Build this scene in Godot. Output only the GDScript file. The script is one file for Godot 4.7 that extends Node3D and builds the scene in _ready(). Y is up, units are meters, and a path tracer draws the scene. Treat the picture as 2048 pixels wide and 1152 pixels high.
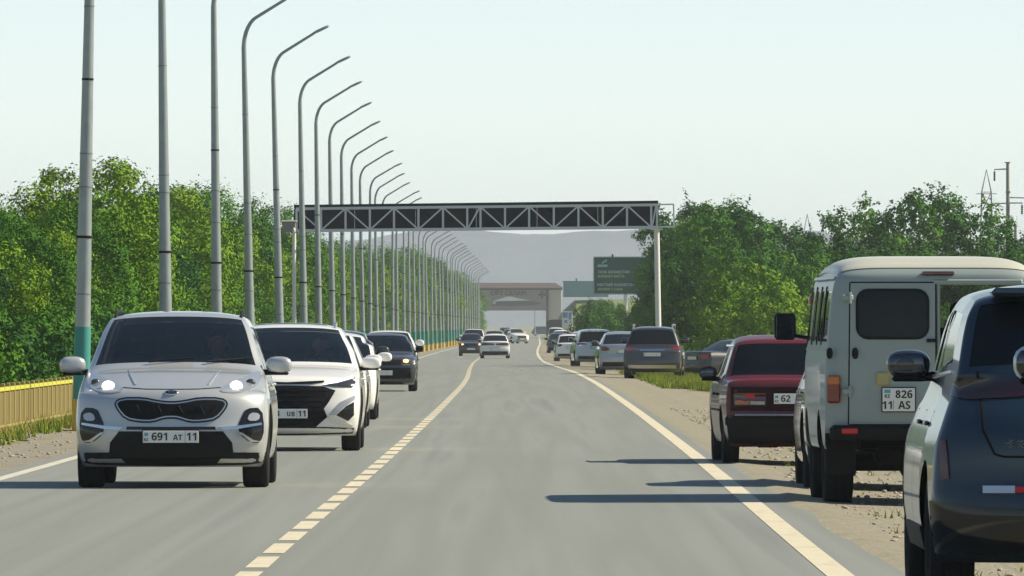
extends Node3D
# A two-lane road seen through a long lens: oncoming traffic, cars parked on the shoulder, lamp posts, a sign gantry,
# a gate far down the road. The camera stands 1.52 m above the road and looks along -z; d is the distance ahead.
const F := 20000.0
const EYE := 1.52
const HORIZON := 655.0
var M := {}
var taken := {}
var wheel_meshes := {}
var rng := RandomNumberGenerator.new()

func _ready() -> void:
	var cam := Camera3D.new()
	cam.name = "camera"
	cam.fov = rad_to_deg(2.0 * atan(576.0 / F))
	cam.near = 0.5
	cam.far = 14000.0
	cam.position = Vector3(0, EYE, 0)
	cam.rotation.x = atan((HORIZON - 576.0) / F)
	add_child(cam)
	cam.current = true
	var env := Environment.new()
	env.background_mode = Environment.BG_SKY
	env.sky = make_sky()
	env.tonemap_mode = Environment.TONE_MAPPER_LINEAR
	env.tonemap_exposure = 1.55
	env.sdfgi_enabled = true
	env.ssao_enabled = true
	env.ssil_enabled = true
	env.fog_enabled = true
	env.fog_density = 0.00013
	env.fog_light_color = Color(0.86, 0.90, 0.92)
	var we := WorldEnvironment.new()
	we.name = "environment"
	we.environment = env
	add_child(we)
	var sun := DirectionalLight3D.new()
	sun.name = "sun"
	sun.light_energy = 1.6
	sun.light_color = Color(1.0, 0.945, 0.84)
	sun.light_angular_distance = 0.5
	sun.shadow_enabled = true
	add_child(sun)
	var az := deg_to_rad(7.0); var el := deg_to_rad(39.0)
	sun.look_at_from_position(Vector3(cos(az) * cos(el), sin(el), -sin(az) * cos(el)) * 50.0, Vector3.ZERO)
	rng.seed = 11
	materials()
	build_ground()
	build_hills()
	build_road()
	build_gate()
	build_gantry()
	build_lamps()
	build_fence()
	build_signs()
	build_trees()
	build_traffic()
	build_parked()
	build_small()

# the place at pixel column px / row py of the photograph's frame, d metres ahead
func X(px: float, d: float) -> float: return (px - 1024.0) * d / F
func Y(py: float, d: float) -> float: return EYE + (HORIZON - py) * d / F

func make_sky() -> Sky:
	var w := 2048; var h := 1024
	var data := PackedFloat32Array()
	var n := FastNoiseLite.new()
	n.seed = 5; n.frequency = 1.0; n.fractal_octaves = 4
	var tab_r := [[-90, 0.20], [-0.4, 0.24], [-0.05, 0.40], [0.2, 0.44], [0.55, 0.60], [1.2, 0.61], [2.0, 0.54], [4.0, 0.34], [8.0, 0.20], [20, 0.115], [50, 0.062], [90, 0.048]]
	var tab_g := [[-90, 0.18], [-0.4, 0.22], [-0.05, 0.44], [0.2, 0.48], [0.55, 0.66], [1.2, 0.68], [2.0, 0.64], [4.0, 0.44], [8.0, 0.28], [20, 0.18], [50, 0.112], [90, 0.09]]
	var tab_b := [[-90, 0.15], [-0.4, 0.19], [-0.05, 0.50], [0.2, 0.53], [0.55, 0.63], [1.2, 0.65], [2.0, 0.64], [4.0, 0.49], [8.0, 0.36], [20, 0.275], [50, 0.20], [90, 0.175]]
	for j in h:
		var el := 90.0 - (j + 0.5) * 180.0 / h
		var c := Vector3(lerp_table(tab_r, el), lerp_table(tab_g, el), lerp_table(tab_b, el))
		if absf(el) > 8.0:
			var row := PackedFloat32Array([c.x, c.y, c.z])
			for k in 11: row.append_array(row.duplicate())
			data.append_array(row)
		else:
			for i in w:
				var az := (i + 0.5) * 360.0 / w
				# long low cloud banks, grey-blue beneath and paler above
				var f := n.get_noise_3d(cos(deg_to_rad(az)) * 26.0, el * 2.6, sin(deg_to_rad(az)) * 26.0)
				var k := smoothstep(-0.05, 0.25, f) * smoothstep(-0.2, 0.1, el) * (1.0 - smoothstep(0.38, 0.62, el))
				var q := c.lerp(Vector3(0.22, 0.33, 0.47), k)
				var k2 := smoothstep(0.05, 0.35, -f) * smoothstep(-0.2, 0.1, el) * (1.0 - smoothstep(0.4, 0.65, el))
				q = q.lerp(Vector3(0.52, 0.50, 0.52), k2 * 0.9)
				data.append(q.x); data.append(q.y); data.append(q.z)
	var im := Image.create_from_data(w, h, false, Image.FORMAT_RGBF, data.to_byte_array())
	var pm := PanoramaSkyMaterial.new()
	pm.panorama = ImageTexture.create_from_image(im)
	var s := Sky.new()
	s.sky_material = pm
	return s

func materials() -> void:
	M.rubber = dull(Color(0.016, 0.016, 0.018), 0.85)
	M.alloy = mat(Color(0.5, 0.5, 0.52), 0.35, 0.85)
	M.steel_rim = mat(Color(0.12, 0.12, 0.13), 0.5, 0.6)
	M.underbody = dull(Color(0.010, 0.010, 0.011), 0.9)
	M.black_plastic = dull(Color(0.012, 0.013, 0.015), 0.6)
	M.gloss_black = mat(Color(0.008, 0.009, 0.012), 0.12)
	M.grille = dull(Color(0.008, 0.009, 0.012), 0.6)
	M.mirror = mat(Color(0.07, 0.08, 0.10), 0.05, 0.9)
	M.chrome = mat(Color(0.75, 0.76, 0.78), 0.12, 1.0)
	M.satin = mat(Color(0.55, 0.57, 0.6), 0.3, 0.9)
	M.plate = mat(Color(0.78, 0.78, 0.75), 0.4)
	M.plate_blue = mat(Color(0.10, 0.36, 0.45), 0.4)
	M.ink = mat(Color(0.012, 0.012, 0.015), 0.5)
	M.dark_glass = mat(Color(0.006, 0.009, 0.014), 0.04)
	M.dark_glass.metallic_specular = 0.32
	M.tint = glass(Color(0.008, 0.012, 0.016), 0.52)
	M.clear = glass(Color(0.05, 0.07, 0.07), 0.14)
	M.white_paint = mat(Color(0.80, 0.80, 0.78), 0.3, 0.0, 1.0)
	M.pearl = mat(Color(0.50, 0.52, 0.53), 0.34, 0.4, 1.0)
	M.silver = mat(Color(0.42, 0.44, 0.47), 0.32, 0.6, 1.0)
	M.grey_paint = mat(Color(0.06, 0.063, 0.07), 0.32, 0.4, 0.8)
	M.dark_paint = mat(Color(0.022, 0.024, 0.028), 0.28, 0.3, 1.0)
	M.blue_paint = mat(Color(0.014, 0.032, 0.054), 0.3, 0.3, 0.7)
	M.blue_paint.metallic_specular = 0.35
	M.red_paint = mat(Color(0.11, 0.009, 0.014), 0.4, 0.1, 0.4)
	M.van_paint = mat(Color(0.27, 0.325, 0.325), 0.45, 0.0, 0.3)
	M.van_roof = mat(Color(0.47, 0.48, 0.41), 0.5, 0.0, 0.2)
	M.seat = dull(Color(0.02, 0.02, 0.023), 0.9)
	M.lamp_lens = mat(Color(0.45, 0.47, 0.5), 0.08, 0.4, 1.0)
	M.lamp_dark = mat(Color(0.05, 0.055, 0.06), 0.12, 0.3, 1.0)
	M.lamp_on = glow(Color(1.0, 0.94, 0.82), 1.7)
	M.lamp_amber = glow(Color(1.0, 0.62, 0.25), 4.0)
	M.drl = glow(Color(0.85, 0.85, 1.0), 2.0)
	M.tail = mat(Color(0.16, 0.008, 0.010), 0.12, 0.0, 1.0)
	M.tail_dark = mat(Color(0.06, 0.006, 0.008), 0.12, 0.0, 1.0)
	M.tail_amber = mat(Color(0.45, 0.12, 0.01), 0.15, 0.0, 1.0)
	M.tail_clear = mat(Color(0.42, 0.34, 0.22), 0.15, 0.0, 1.0)
	M.reflector = mat(Color(0.5, 0.012, 0.015), 0.2)
	M.galvan = mat(Color(0.33, 0.375, 0.39), 0.45, 0.5)
	M.galvan.albedo_texture = noise_tex(31, 0.02, [Color(0.75, 0.76, 0.78), Color(1, 1, 1), Color(0.82, 0.83, 0.83)], 256)
	M.galvan.uv1_triplanar = true; M.galvan.uv1_world_triplanar = true; M.galvan.uv1_scale = Vector3(0.6, 0.25, 0.6)
	M.teal = mat(Color(0.035, 0.24, 0.22), 0.6)
	M.yellow = mat(Color(0.62, 0.40, 0.03), 0.5)
	M.fence = mat(Color(0.30, 0.24, 0.085), 0.8)
	M.fence_top = mat(Color(0.44, 0.45, 0.04), 0.7)
	M.white_steel = mat(Color(0.66, 0.67, 0.66), 0.45)
	M.truss = mat(Color(0.55, 0.57, 0.60), 0.45)
	M.panel = dull(Color(0.010, 0.013, 0.022), 0.7)
	M.skin_tone = mat(Color(0.42, 0.24, 0.16), 0.6)
	M.shirt = mat(Color(0.05, 0.055, 0.07), 0.9)
	M.hair = mat(Color(0.012, 0.010, 0.009), 0.7)
# ---------------------------------------------------------------- helpers
class MB:
	var v := PackedVector3Array()
	var n := PackedVector3Array()
	var c := PackedColorArray()
	var uv := PackedVector2Array()
	var use_c := false
	var use_uv := false
	var col := Color.WHITE
	func p(a: Vector3, na: Vector3) -> void:
		v.append(a); n.append(na)
		if use_c: c.append(col)
	func tri(a: Vector3, b: Vector3, d: Vector3, na: Vector3, nb: Vector3, nd: Vector3) -> void:
		if (d - a).cross(b - a).dot(na + nb + nd) < 0.0:
			p(a, na); p(d, nd); p(b, nb)
		else:
			p(a, na); p(b, nb); p(d, nd)
	func flat(a: Vector3, b: Vector3, d: Vector3, out: Vector3) -> void:
		var g := (d - a).cross(b - a).normalized()
		if g.dot(out) < 0.0: g = -g
		tri(a, b, d, g, g, g)
	func quad(a: Vector3, b: Vector3, d: Vector3, e: Vector3, out: Vector3) -> void:
		flat(a, b, d, out); flat(a, d, e, out)
	func squad(a: Vector3, b: Vector3, d: Vector3, e: Vector3, na: Vector3, nb: Vector3, nd: Vector3, ne: Vector3) -> void:
		tri(a, b, d, na, nb, nd); tri(a, d, e, na, nd, ne)
	# box with chamfered edges; s: full size, b: chamfer
	func box(at: Vector3, s: Vector3, b := 0.0, bas := Basis.IDENTITY) -> void:
		var h := s * 0.5
		b = minf(b, minf(h.x, minf(h.y, h.z)) * 0.9)
		var ax := [Vector3.RIGHT, Vector3.UP, Vector3.BACK]
		for i in 3:
			for sg in [-1.0, 1.0]:
				var nn: Vector3 = ax[i] * sg
				var u: Vector3 = ax[(i + 1) % 3]; var w: Vector3 = ax[(i + 2) % 3]
				var hu := h[(i + 1) % 3] - b; var hw := h[(i + 2) % 3] - b
				var o: Vector3 = nn * h[i]
				quad(at + bas * (o - u * hu - w * hw), at + bas * (o + u * hu - w * hw), at + bas * (o + u * hu + w * hw), at + bas * (o - u * hu + w * hw), bas * nn)
				if b > 0.0:
					for sg2 in [-1.0, 1.0]:
						var n2: Vector3 = u * sg2
						var o1: Vector3 = o + n2 * hu
						var o2: Vector3 = nn * (h[i] - b) + n2 * h[(i + 1) % 3]
						quad(at + bas * (o1 - w * hw), at + bas * (o1 + w * hw), at + bas * (o2 + w * hw), at + bas * (o2 - w * hw), bas * (nn + n2))
		if b > 0.0:
			for x in [-1.0, 1.0]:
				for y in [-1.0, 1.0]:
					for z in [-1.0, 1.0]:
						flat(at + bas * Vector3(x * h.x, y * (h.y - b), z * (h.z - b)), at + bas * Vector3(x * (h.x - b), y * h.y, z * (h.z - b)), at + bas * Vector3(x * (h.x - b), y * (h.y - b), z * h.z), bas * Vector3(x, y, z))
	func bar(a: Vector3, b: Vector3, w: float, h: float) -> void:
		var d := (b - a).normalized()
		var up := Vector3.UP if absf(d.y) < 0.95 else Vector3.BACK
		var s := d.cross(up).normalized()
		box((a + b) * 0.5, Vector3(w, h, (b - a).length()), 0.0, Basis(s, s.cross(d) * -1.0, d))
	func tube(pts: Array, rad: Array, sides := 12, caps := true) -> void:
		var rings := []
		var ref := Vector3(0.13, 0.07, 1.0).normalized()
		for i in pts.size():
			var d: Vector3 = (pts[mini(i + 1, pts.size() - 1)] - pts[maxi(i - 1, 0)]).normalized()
			if absf(d.dot(ref)) > 0.95: ref = Vector3(1.0, 0.1, 0.05).normalized()
			var s := d.cross(ref).normalized(); var t := s.cross(d)
			var r := []
			for k in sides:
				var a := TAU * k / sides
				var o := s * cos(a) + t * sin(a)
				r.append([pts[i] + o * rad[i], o])
			rings.append(r)
		for i in pts.size() - 1:
			for k in sides:
				var k2 := (k + 1) % sides
				var A = rings[i][k]; var B = rings[i][k2]; var C = rings[i + 1][k2]; var D = rings[i + 1][k]
				squad(A[0], B[0], C[0], D[0], A[1], B[1], C[1], D[1])
		if caps:
			for e in [0, pts.size() - 1]:
				var out: Vector3 = (pts[0] - pts[1]) if e == 0 else (pts[e] - pts[e - 1])
				for k in sides:
					flat(pts[e], rings[e][k][0], rings[e][(k + 1) % sides][0], out)
	# lathe round the x axis: prof of Vector2(radius, x)
	func lathe_x(at: Vector3, prof: Array, sides := 28) -> void:
		var nr := []
		for i in prof.size():
			var d: Vector2 = (prof[mini(i + 1, prof.size() - 1)] - prof[maxi(i - 1, 0)]).normalized()
			nr.append(Vector2(d.y, -d.x))
		for i in prof.size() - 1:
			for k in sides:
				var a0 := TAU * k / sides; var a1 := TAU * (k + 1) / sides
				var q := []
				for e in [[i, a0], [i, a1], [i + 1, a1], [i + 1, a0]]:
					var pr: Vector2 = prof[e[0]]; var nn: Vector2 = nr[e[0]]
					q.append([at + Vector3(pr.y, cos(e[1]) * pr.x, sin(e[1]) * pr.x), Vector3(nn.y, cos(e[1]) * nn.x, sin(e[1]) * nn.x)])
				squad(q[0][0], q[1][0], q[2][0], q[3][0], q[0][1], q[1][1], q[2][1], q[3][1])
	# superellipsoid
	func blob(at: Vector3, r: Vector3, pw := 2.6, nu := 18, nv := 10, bas := Basis.IDENTITY) -> void:
		var g := []
		for j in nv + 1:
			var row := []
			for i in nu:
				var a := TAU * i / nu; var b := PI * (float(j) / nv - 0.5)
				var d := Vector3(cos(b) * cos(a), sin(b), cos(b) * sin(a))
				var k := pow(pow(absf(d.x), pw) + pow(absf(d.y), pw) + pow(absf(d.z), pw), -1.0 / pw)
				var q := d * k
				var nn := Vector3(signf(q.x) * pow(absf(q.x), pw - 1.0) / r.x, signf(q.y) * pow(absf(q.y), pw - 1.0) / r.y, signf(q.z) * pow(absf(q.z), pw - 1.0) / r.z).normalized()
				row.append([at + bas * (q * r), bas * nn])
			g.append(row)
		for j in nv:
			for i in nu:
				var A = g[j][i]; var B = g[j][(i + 1) % nu]; var C = g[j + 1][(i + 1) % nu]; var D = g[j + 1][i]
				squad(A[0], B[0], C[0], D[0], A[1], B[1], C[1], D[1])
	func done() -> ArrayMesh:
		var a := []
		a.resize(Mesh.ARRAY_MAX)
		a[Mesh.ARRAY_VERTEX] = v; a[Mesh.ARRAY_NORMAL] = n
		if use_c: a[Mesh.ARRAY_COLOR] = c
		if use_uv: a[Mesh.ARRAY_TEX_UV] = uv
		var m := ArrayMesh.new()
		if v.size(): m.add_surface_from_arrays(Mesh.PRIMITIVE_TRIANGLES, a)
		return m

func numbered(called: String) -> String:
	taken[called] = taken.get(called, 0) + 1
	return called if taken[called] == 1 else "%s_%03d" % [called, taken[called] - 1]

func obj(called: String, mesh: Mesh, m: Material, parent: Node = self) -> MeshInstance3D:
	var o := MeshInstance3D.new()
	o.mesh = mesh
	o.material_override = m
	o.name = numbered(called) if parent == self else called
	parent.add_child(o, true)
	return o

func tag(o: Node, label: String, category: String, group := "") -> void:
	o.set_meta("label", label); o.set_meta("category", category)
	if group: o.set_meta("group", group)

func thing(called: String, label: String, category: String, at := Vector3.ZERO, turn := 0.0, group := "") -> Node3D:
	var o := Node3D.new()
	o.name = numbered(called)
	add_child(o)
	o.position = at; o.rotation.y = turn
	tag(o, label, category, group)
	return o

func structure(called: String, mesh: Mesh, m: Material) -> MeshInstance3D:
	var o := obj(called, mesh, m)
	o.set_meta("kind", "structure")
	return o

func mat(c: Color, rough := 0.6, metal := 0.0, coat := 0.0) -> StandardMaterial3D:
	var m := StandardMaterial3D.new()
	m.albedo_color = Color(c.r, c.g, c.b).linear_to_srgb()
	m.roughness = rough; m.metallic = metal
	if coat > 0.0:
		m.clearcoat_enabled = true; m.clearcoat = coat; m.clearcoat_roughness = 0.04
	return m

func dull(c: Color, rough := 0.8) -> StandardMaterial3D:
	var m := mat(c, rough)
	m.metallic_specular = 0.25
	return m

func glass(c: Color, alpha: float) -> StandardMaterial3D:
	var m := mat(c, 0.03)
	m.transparency = BaseMaterial3D.TRANSPARENCY_ALPHA
	m.albedo_color.a = alpha
	return m

func glow(c: Color, e: float) -> StandardMaterial3D:
	var m := mat(Color(0.8, 0.8, 0.8), 0.3)
	m.emission_enabled = true; m.emission = c; m.emission_energy_multiplier = e
	return m

func noise_tex(seed_: int, freq: float, cols: Array, size := 512, oct := 4, stretch := 1.0) -> NoiseTexture2D:
	var f := FastNoiseLite.new()
	f.seed = seed_; f.frequency = freq; f.fractal_octaves = oct
	f.noise_type = FastNoiseLite.TYPE_SIMPLEX_SMOOTH
	var g := Gradient.new()
	var offs := PackedFloat32Array(); var cs := PackedColorArray()
	for i in cols.size():
		offs.append(float(i) / (cols.size() - 1)); cs.append(Color(cols[i].r, cols[i].g, cols[i].b).linear_to_srgb())
	g.offsets = offs; g.colors = cs
	var t := NoiseTexture2D.new()
	t.width = size; t.height = size; t.seamless = true; t.noise = f; t.color_ramp = g
	return t

# patches of two noises, fine grain over coarse patches, in world space
func ground_mat(seed_: int, fine: Array, coarse: Array, fine_m: Vector3, coarse_m: Vector3, rough: float) -> StandardMaterial3D:
	var m := StandardMaterial3D.new()
	m.roughness = rough
	m.albedo_texture = noise_tex(seed_, 0.03, fine, 512, 5)
	m.uv1_triplanar = true; m.uv1_world_triplanar = true
	m.uv1_scale = Vector3(1.0 / fine_m.x, 1.0 / fine_m.y, 1.0 / fine_m.z)
	m.detail_enabled = true
	m.detail_albedo = noise_tex(seed_ + 7, 0.012, coarse, 512, 4)
	m.detail_blend_mode = BaseMaterial3D.BLEND_MODE_MUL
	m.detail_uv_layer = BaseMaterial3D.DETAIL_UV_2
	m.uv2_triplanar = true; m.uv2_world_triplanar = true
	m.uv2_scale = Vector3(1.0 / coarse_m.x, 1.0 / coarse_m.y, 1.0 / coarse_m.z)
	return m

func lerp_table(t: Array, x: float) -> float:
	if x <= t[0][0]: return t[0][1]
	for i in t.size() - 1:
		if x <= t[i + 1][0]:
			var f: float = (x - t[i][0]) / (t[i + 1][0] - t[i][0])
			return lerpf(t[i][1], t[i + 1][1], f)
	return t[t.size() - 1][1]

func smooth_table(t: Array, x: float) -> float:
	if x <= t[0][0]: return t[0][1]
	for i in t.size() - 1:
		if x <= t[i + 1][0]:
			var f: float = (x - t[i][0]) / (t[i + 1][0] - t[i][0])
			var m0: float = (t[i + 1][1] - t[maxi(i - 1, 0)][1]) / (t[i + 1][0] - t[maxi(i - 1, 0)][0])
			var m1: float = (t[mini(i + 2, t.size() - 1)][1] - t[i][1]) / (t[mini(i + 2, t.size() - 1)][0] - t[i][0])
			var h: float = t[i + 1][0] - t[i][0]
			var f2 := f * f; var f3 := f2 * f
			return (2 * f3 - 3 * f2 + 1) * t[i][1] + (f3 - 2 * f2 + f) * h * m0 + (-2 * f3 + 3 * f2) * t[i + 1][1] + (f3 - f2) * h * m1
	return t[t.size() - 1][1]

func text(called: String, s: String, size: float, m: Material, parent: Node, at: Vector3, bold := false, depth := 0.004, serif := false) -> MeshInstance3D:
	var tm := TextMesh.new()
	var f := SystemFont.new()
	f.font_names = PackedStringArray(["Droid Serif" if serif else "Droid Sans"])
	if bold: f.font_weight = 700
	tm.font = f
	tm.text = s
	tm.font_size = 64
	tm.pixel_size = size / 46.0      # size = height of a capital
	tm.depth = depth
	tm.curve_step = 3.0
	var o := obj(called, tm, m, parent)
	o.position = at
	return o

# capitals that the font lacks, built from the nearest letter and an added stroke
func text_kz(called: String, s: String, size: float, m: Material, parent: Node, at: Vector3, depth: float) -> void:
	var base := s.replace("Қ", "К").replace("Ң", "Н").replace("Ө", "О").replace("Ә", " ")
	base = base.replace("С Т", "С   Т")
	var o := text(called, base, size, m, parent, at, true, depth)
	var f: Font = (o.mesh as TextMesh).font
	var px := size / 46.0
	var w := f.get_string_size(base, HORIZONTAL_ALIGNMENT_LEFT, -1, 64).x * px
	for i in s.length():
		var x0 := -w * 0.5 + f.get_string_size(base.substr(0, i), HORIZONTAL_ALIGNMENT_LEFT, -1, 64).x * px
		var cw := f.get_string_size(base.substr(i, 1), HORIZONTAL_ALIGNMENT_LEFT, -1, 64).x * px
		var b := MB.new()
		if s[i] in ["Қ", "Ң"]: b.box(Vector3(x0 + cw * 0.9, -size * 0.58, 0), Vector3(size * 0.16, size * 0.3, depth))
		elif s[i] == "Ө": b.box(Vector3(x0 + cw * 0.5, 0, 0), Vector3(cw * 0.7, size * 0.15, depth))
		elif s[i] == "Ә":
			var e := text("turned_letter", "е", size * 1.33, m, o, Vector3(x0 + size * 0.46, size * 0.06, 0), true, depth)
			e.rotation.z = PI
			continue
		else: continue
		obj("letter_stroke", b.done(), m, o)

func chaikin(poly: Array, times := 1) -> Array:
	for k in times:
		var r := []
		for i in poly.size():
			var a: Vector2 = poly[i]; var b: Vector2 = poly[(i + 1) % poly.size()]
			r.append(a.lerp(b, 0.25)); r.append(a.lerp(b, 0.75))
		poly = r
	return poly

func mirrored(poly: Array) -> Array:
	var r := []
	for q in poly: r.push_front(Vector2(-q.x, q.y))
	return r

# half an outline (x >= 0, from the bottom middle up to the top middle) made whole
func whole(half: Array) -> Array:
	var r := half.duplicate()
	for i in range(half.size() - 1, -1, -1):
		if absf(half[i].x) > 0.0005: r.append(Vector2(-half[i].x, half[i].y))
	return r

func rrect(x0: float, y0: float, x1: float, y1: float, r: float) -> Array:
	var p := []
	for q in [[x1 - r, y1 - r, 0.0], [x0 + r, y1 - r, 90.0], [x0 + r, y0 + r, 180.0], [x1 - r, y0 + r, 270.0]]:
		for k in 5:
			var a := deg_to_rad(q[2] + k * 22.5)
			p.append(Vector2(q[0] + cos(a) * r, q[1] + sin(a) * r))
	return p

func rect(x0: float, y0: float, x1: float, y1: float) -> Array:
	return [Vector2(x0, y0), Vector2(x1, y0), Vector2(x1, y1), Vector2(x0, y1)]

func grown(poly: Array, d: float) -> Array:
	var r := Geometry2D.offset_polygon(PackedVector2Array(poly), d, Geometry2D.JOIN_ROUND)
	return Array(r[0]) if r.size() else poly

func ordinal(i: int) -> String:
	var ones := ["", "first", "second", "third", "fourth", "fifth", "sixth", "seventh", "eighth", "ninth", "tenth", "eleventh", "twelfth", "thirteenth", "fourteenth", "fifteenth", "sixteenth", "seventeenth", "eighteenth", "nineteenth"]
	if i > 100: return "hundred-and-" + ordinal(i - 100)
	if i == 100: return "hundredth"
	if i < 20: return ones[i]
	var tens: String = ["", "", "twent", "thirt", "fort", "fift", "sixt", "sevent", "eight", "ninet"][i / 10]
	return tens + "ieth" if i % 10 == 0 else tens + "y-" + ones[i % 10]
# ---------------------------------------------------------------- vehicle skins
# A body is one swept surface over its long profile (rows of [z, y, sweep, crown]) whose ends bend round to the sides,
# two side skins bounded by it, and pieces (glass, lamps, grilles, trims) that follow those surfaces.
const SUB := 6
var SS := [-1.0, -0.995, -0.98, -0.955, -0.92, -0.87, -0.8, -0.7, -0.58, -0.44, -0.3, -0.15, 0.0, 0.15, 0.3, 0.44, 0.58, 0.7, 0.8, 0.87, 0.92, 0.955, 0.98, 0.995, 1.0]

func skin(rows: Array, halfw: Array, plan: Array, pw := 2.3) -> Dictionary:
	var ctl := rows.size()
	var acc := [0.0]
	for i in range(1, ctl):
		acc.append(acc[i - 1] + maxf(0.02, Vector2(rows[i][0] - rows[i - 1][0], rows[i][1] - rows[i - 1][1]).length()))
	var cols := []
	for k in 4:
		var t := []
		for i in ctl: t.append([acc[i], rows[i][k]])
		cols.append(t)
	var c := {"n": (ctl - 1) * SUB, "pw": pw, "z": PackedFloat32Array(), "y": PackedFloat32Array(), "a": PackedFloat32Array(), "d": PackedFloat32Array(), "w": PackedFloat32Array()}
	var s := PackedFloat32Array()
	for i in 480: s.append(smooth_table(halfw, i * 0.005))
	c.s = s
	c.plan = plan
	for i in ctl - 1:
		for j in SUB:
			_row(c, cols, lerpf(acc[i], acc[i + 1], float(j) / SUB))
	_row(c, cols, acc[ctl - 1])
	var top := 0
	for i in c.n + 1:
		if c.y[i] > c.y[top]: top = i
	c.top = top
	return c

func _row(c: Dictionary, cols: Array, u: float) -> void:
	var z := smooth_table(cols[0], u); var y := smooth_table(cols[1], u)
	var a := smooth_table(cols[2], u); var d := smooth_table(cols[3], u)
	c.z.append(z); c.y.append(y); c.a.append(a); c.d.append(d)
	c.w.append(side_x(c, z - a, y - d))

func side_x(c: Dictionary, z: float, y: float) -> float:
	var i := clampf(y / 0.005, 0.0, 478.0)
	var k := int(i)
	return lerpf(c.s[k], c.s[k + 1], i - k) * lerp_table(c.plan, z)

func surf(c: Dictionary, t: float, s: float) -> Vector3:
	t = clampf(t, 0.0, c.n)
	var k := mini(int(t), c.n - 1)
	var f := t - k
	var e := 1.0 - sqrt(maxf(0.0, 1.0 - pow(absf(s), c.pw)))
	return Vector3(s * lerpf(c.w[k], c.w[k + 1], f), lerpf(c.y[k], c.y[k + 1], f) - e * lerpf(c.d[k], c.d[k + 1], f), lerpf(c.z[k], c.z[k + 1], f) - e * lerpf(c.a[k], c.a[k + 1], f))

func surf_n(c: Dictionary, t: float, s: float) -> Vector3:
	s = clampf(s, -0.996, 0.996)
	var dt := surf(c, t + 0.3, s) - surf(c, t - 0.3, s)
	var ds := surf(c, t, s + 0.003) - surf(c, t, s - 0.003)
	return ds.cross(dt).normalized()

# (t, s) of the point that is seen at (x, y) from the front or, rear true, from behind (x mirrored there)
func find(c: Dictionary, x: float, y: float, rear: bool) -> Vector2:
	var lo := float(c.top); var hi := float(c.n) if rear else 0.0
	for i in 15:
		var m := (lo + hi) * 0.5
		var k := mini(int(m), c.n - 1)
		var w := lerpf(c.w[k], c.w[k + 1], m - k)
		if surf(c, m, clampf(x / w, -0.999, 0.999)).y > y: lo = m
		else: hi = m
	var t := (lo + hi) * 0.5
	var k2 := mini(int(t), c.n - 1)
	return Vector2(t, clampf(x / lerpf(c.w[k2], c.w[k2 + 1], t - k2), -0.999, 0.999))

func skin_mesh(c: Dictionary, holes: Array) -> ArrayMesh:
	var b := MB.new()
	var P := []; var N := []
	for i in c.n + 1:
		var r := []; var q := []
		for s in SS:
			r.append(surf(c, i, s)); q.append(surf_n(c, i, s))
		P.append(r); N.append(q)
	for i in c.n:
		for j in SS.size() - 1:
			var sm: float = (SS[j] + SS[j + 1]) * 0.5
			var skip := false
			for h in holes:
				if i >= h[0] and i < h[1] and sm > h[2] and sm < h[3]: skip = true
			if not skip:
				b.squad(P[i][j], P[i][j + 1], P[i + 1][j + 1], P[i + 1][j], N[i][j], N[i][j + 1], N[i + 1][j + 1], N[i + 1][j])
	return b.done()

# a sheet between profile samples t0..t1 and s0..s1, lifted by off
func sheet(c: Dictionary, t0: float, t1: float, s0: float, s1: float, off: float, nt := 8, ns := 14) -> ArrayMesh:
	var b := MB.new()
	var P := []; var N := []
	for i in nt + 1:
		var r := []; var q := []
		for j in ns + 1:
			var t := lerpf(t0, t1, float(i) / nt); var s := lerpf(s0, s1, float(j) / ns)
			var nn := surf_n(c, t, s)
			r.append(surf(c, t, s) + nn * off); q.append(nn)
		P.append(r); N.append(q)
	for i in nt:
		for j in ns:
			b.squad(P[i][j], P[i][j + 1], P[i + 1][j + 1], P[i + 1][j], N[i][j], N[i][j + 1], N[i + 1][j + 1], N[i + 1][j])
	return b.done()

func tidy(poly: Array) -> PackedVector2Array:
	var p := PackedVector2Array(poly)
	if Geometry2D.is_polygon_clockwise(p): p.reverse()
	return p

func cells(poly: PackedVector2Array, step: Vector2) -> Array:
	var lo := poly[0]; var hi := poly[0]
	for q in poly:
		lo = lo.min(q); hi = hi.max(q)
	var nx := maxi(1, int(ceil((hi.x - lo.x) / step.x))); var ny := maxi(1, int(ceil((hi.y - lo.y) / step.y)))
	var d := Vector2((hi.x - lo.x) / nx, (hi.y - lo.y) / ny)
	var r := []
	for i in nx:
		for j in ny:
			var a := lo + Vector2(i * d.x, j * d.y) - Vector2(1e-5, 1e-5) * (1.0 if i + j == 0 else 0.0)
			r.append(PackedVector2Array([a, a + Vector2(d.x, 0), a + d, a + Vector2(0, d.y)]))
	return r

func emit(b: MB, polys: Array, put: Callable) -> void:
	for q in polys:
		if q.size() < 3 or Geometry2D.is_polygon_clockwise(q): continue
		var ix := Geometry2D.triangulate_polygon(q)
		var pts := []
		for u in q: pts.append(put.call(u))
		for k in range(0, ix.size(), 3):
			var A = pts[ix[k]]; var B = pts[ix[k + 1]]; var C = pts[ix[k + 2]]
			b.tri(A[0], B[0], C[0], A[1], B[1], C[1])

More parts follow.
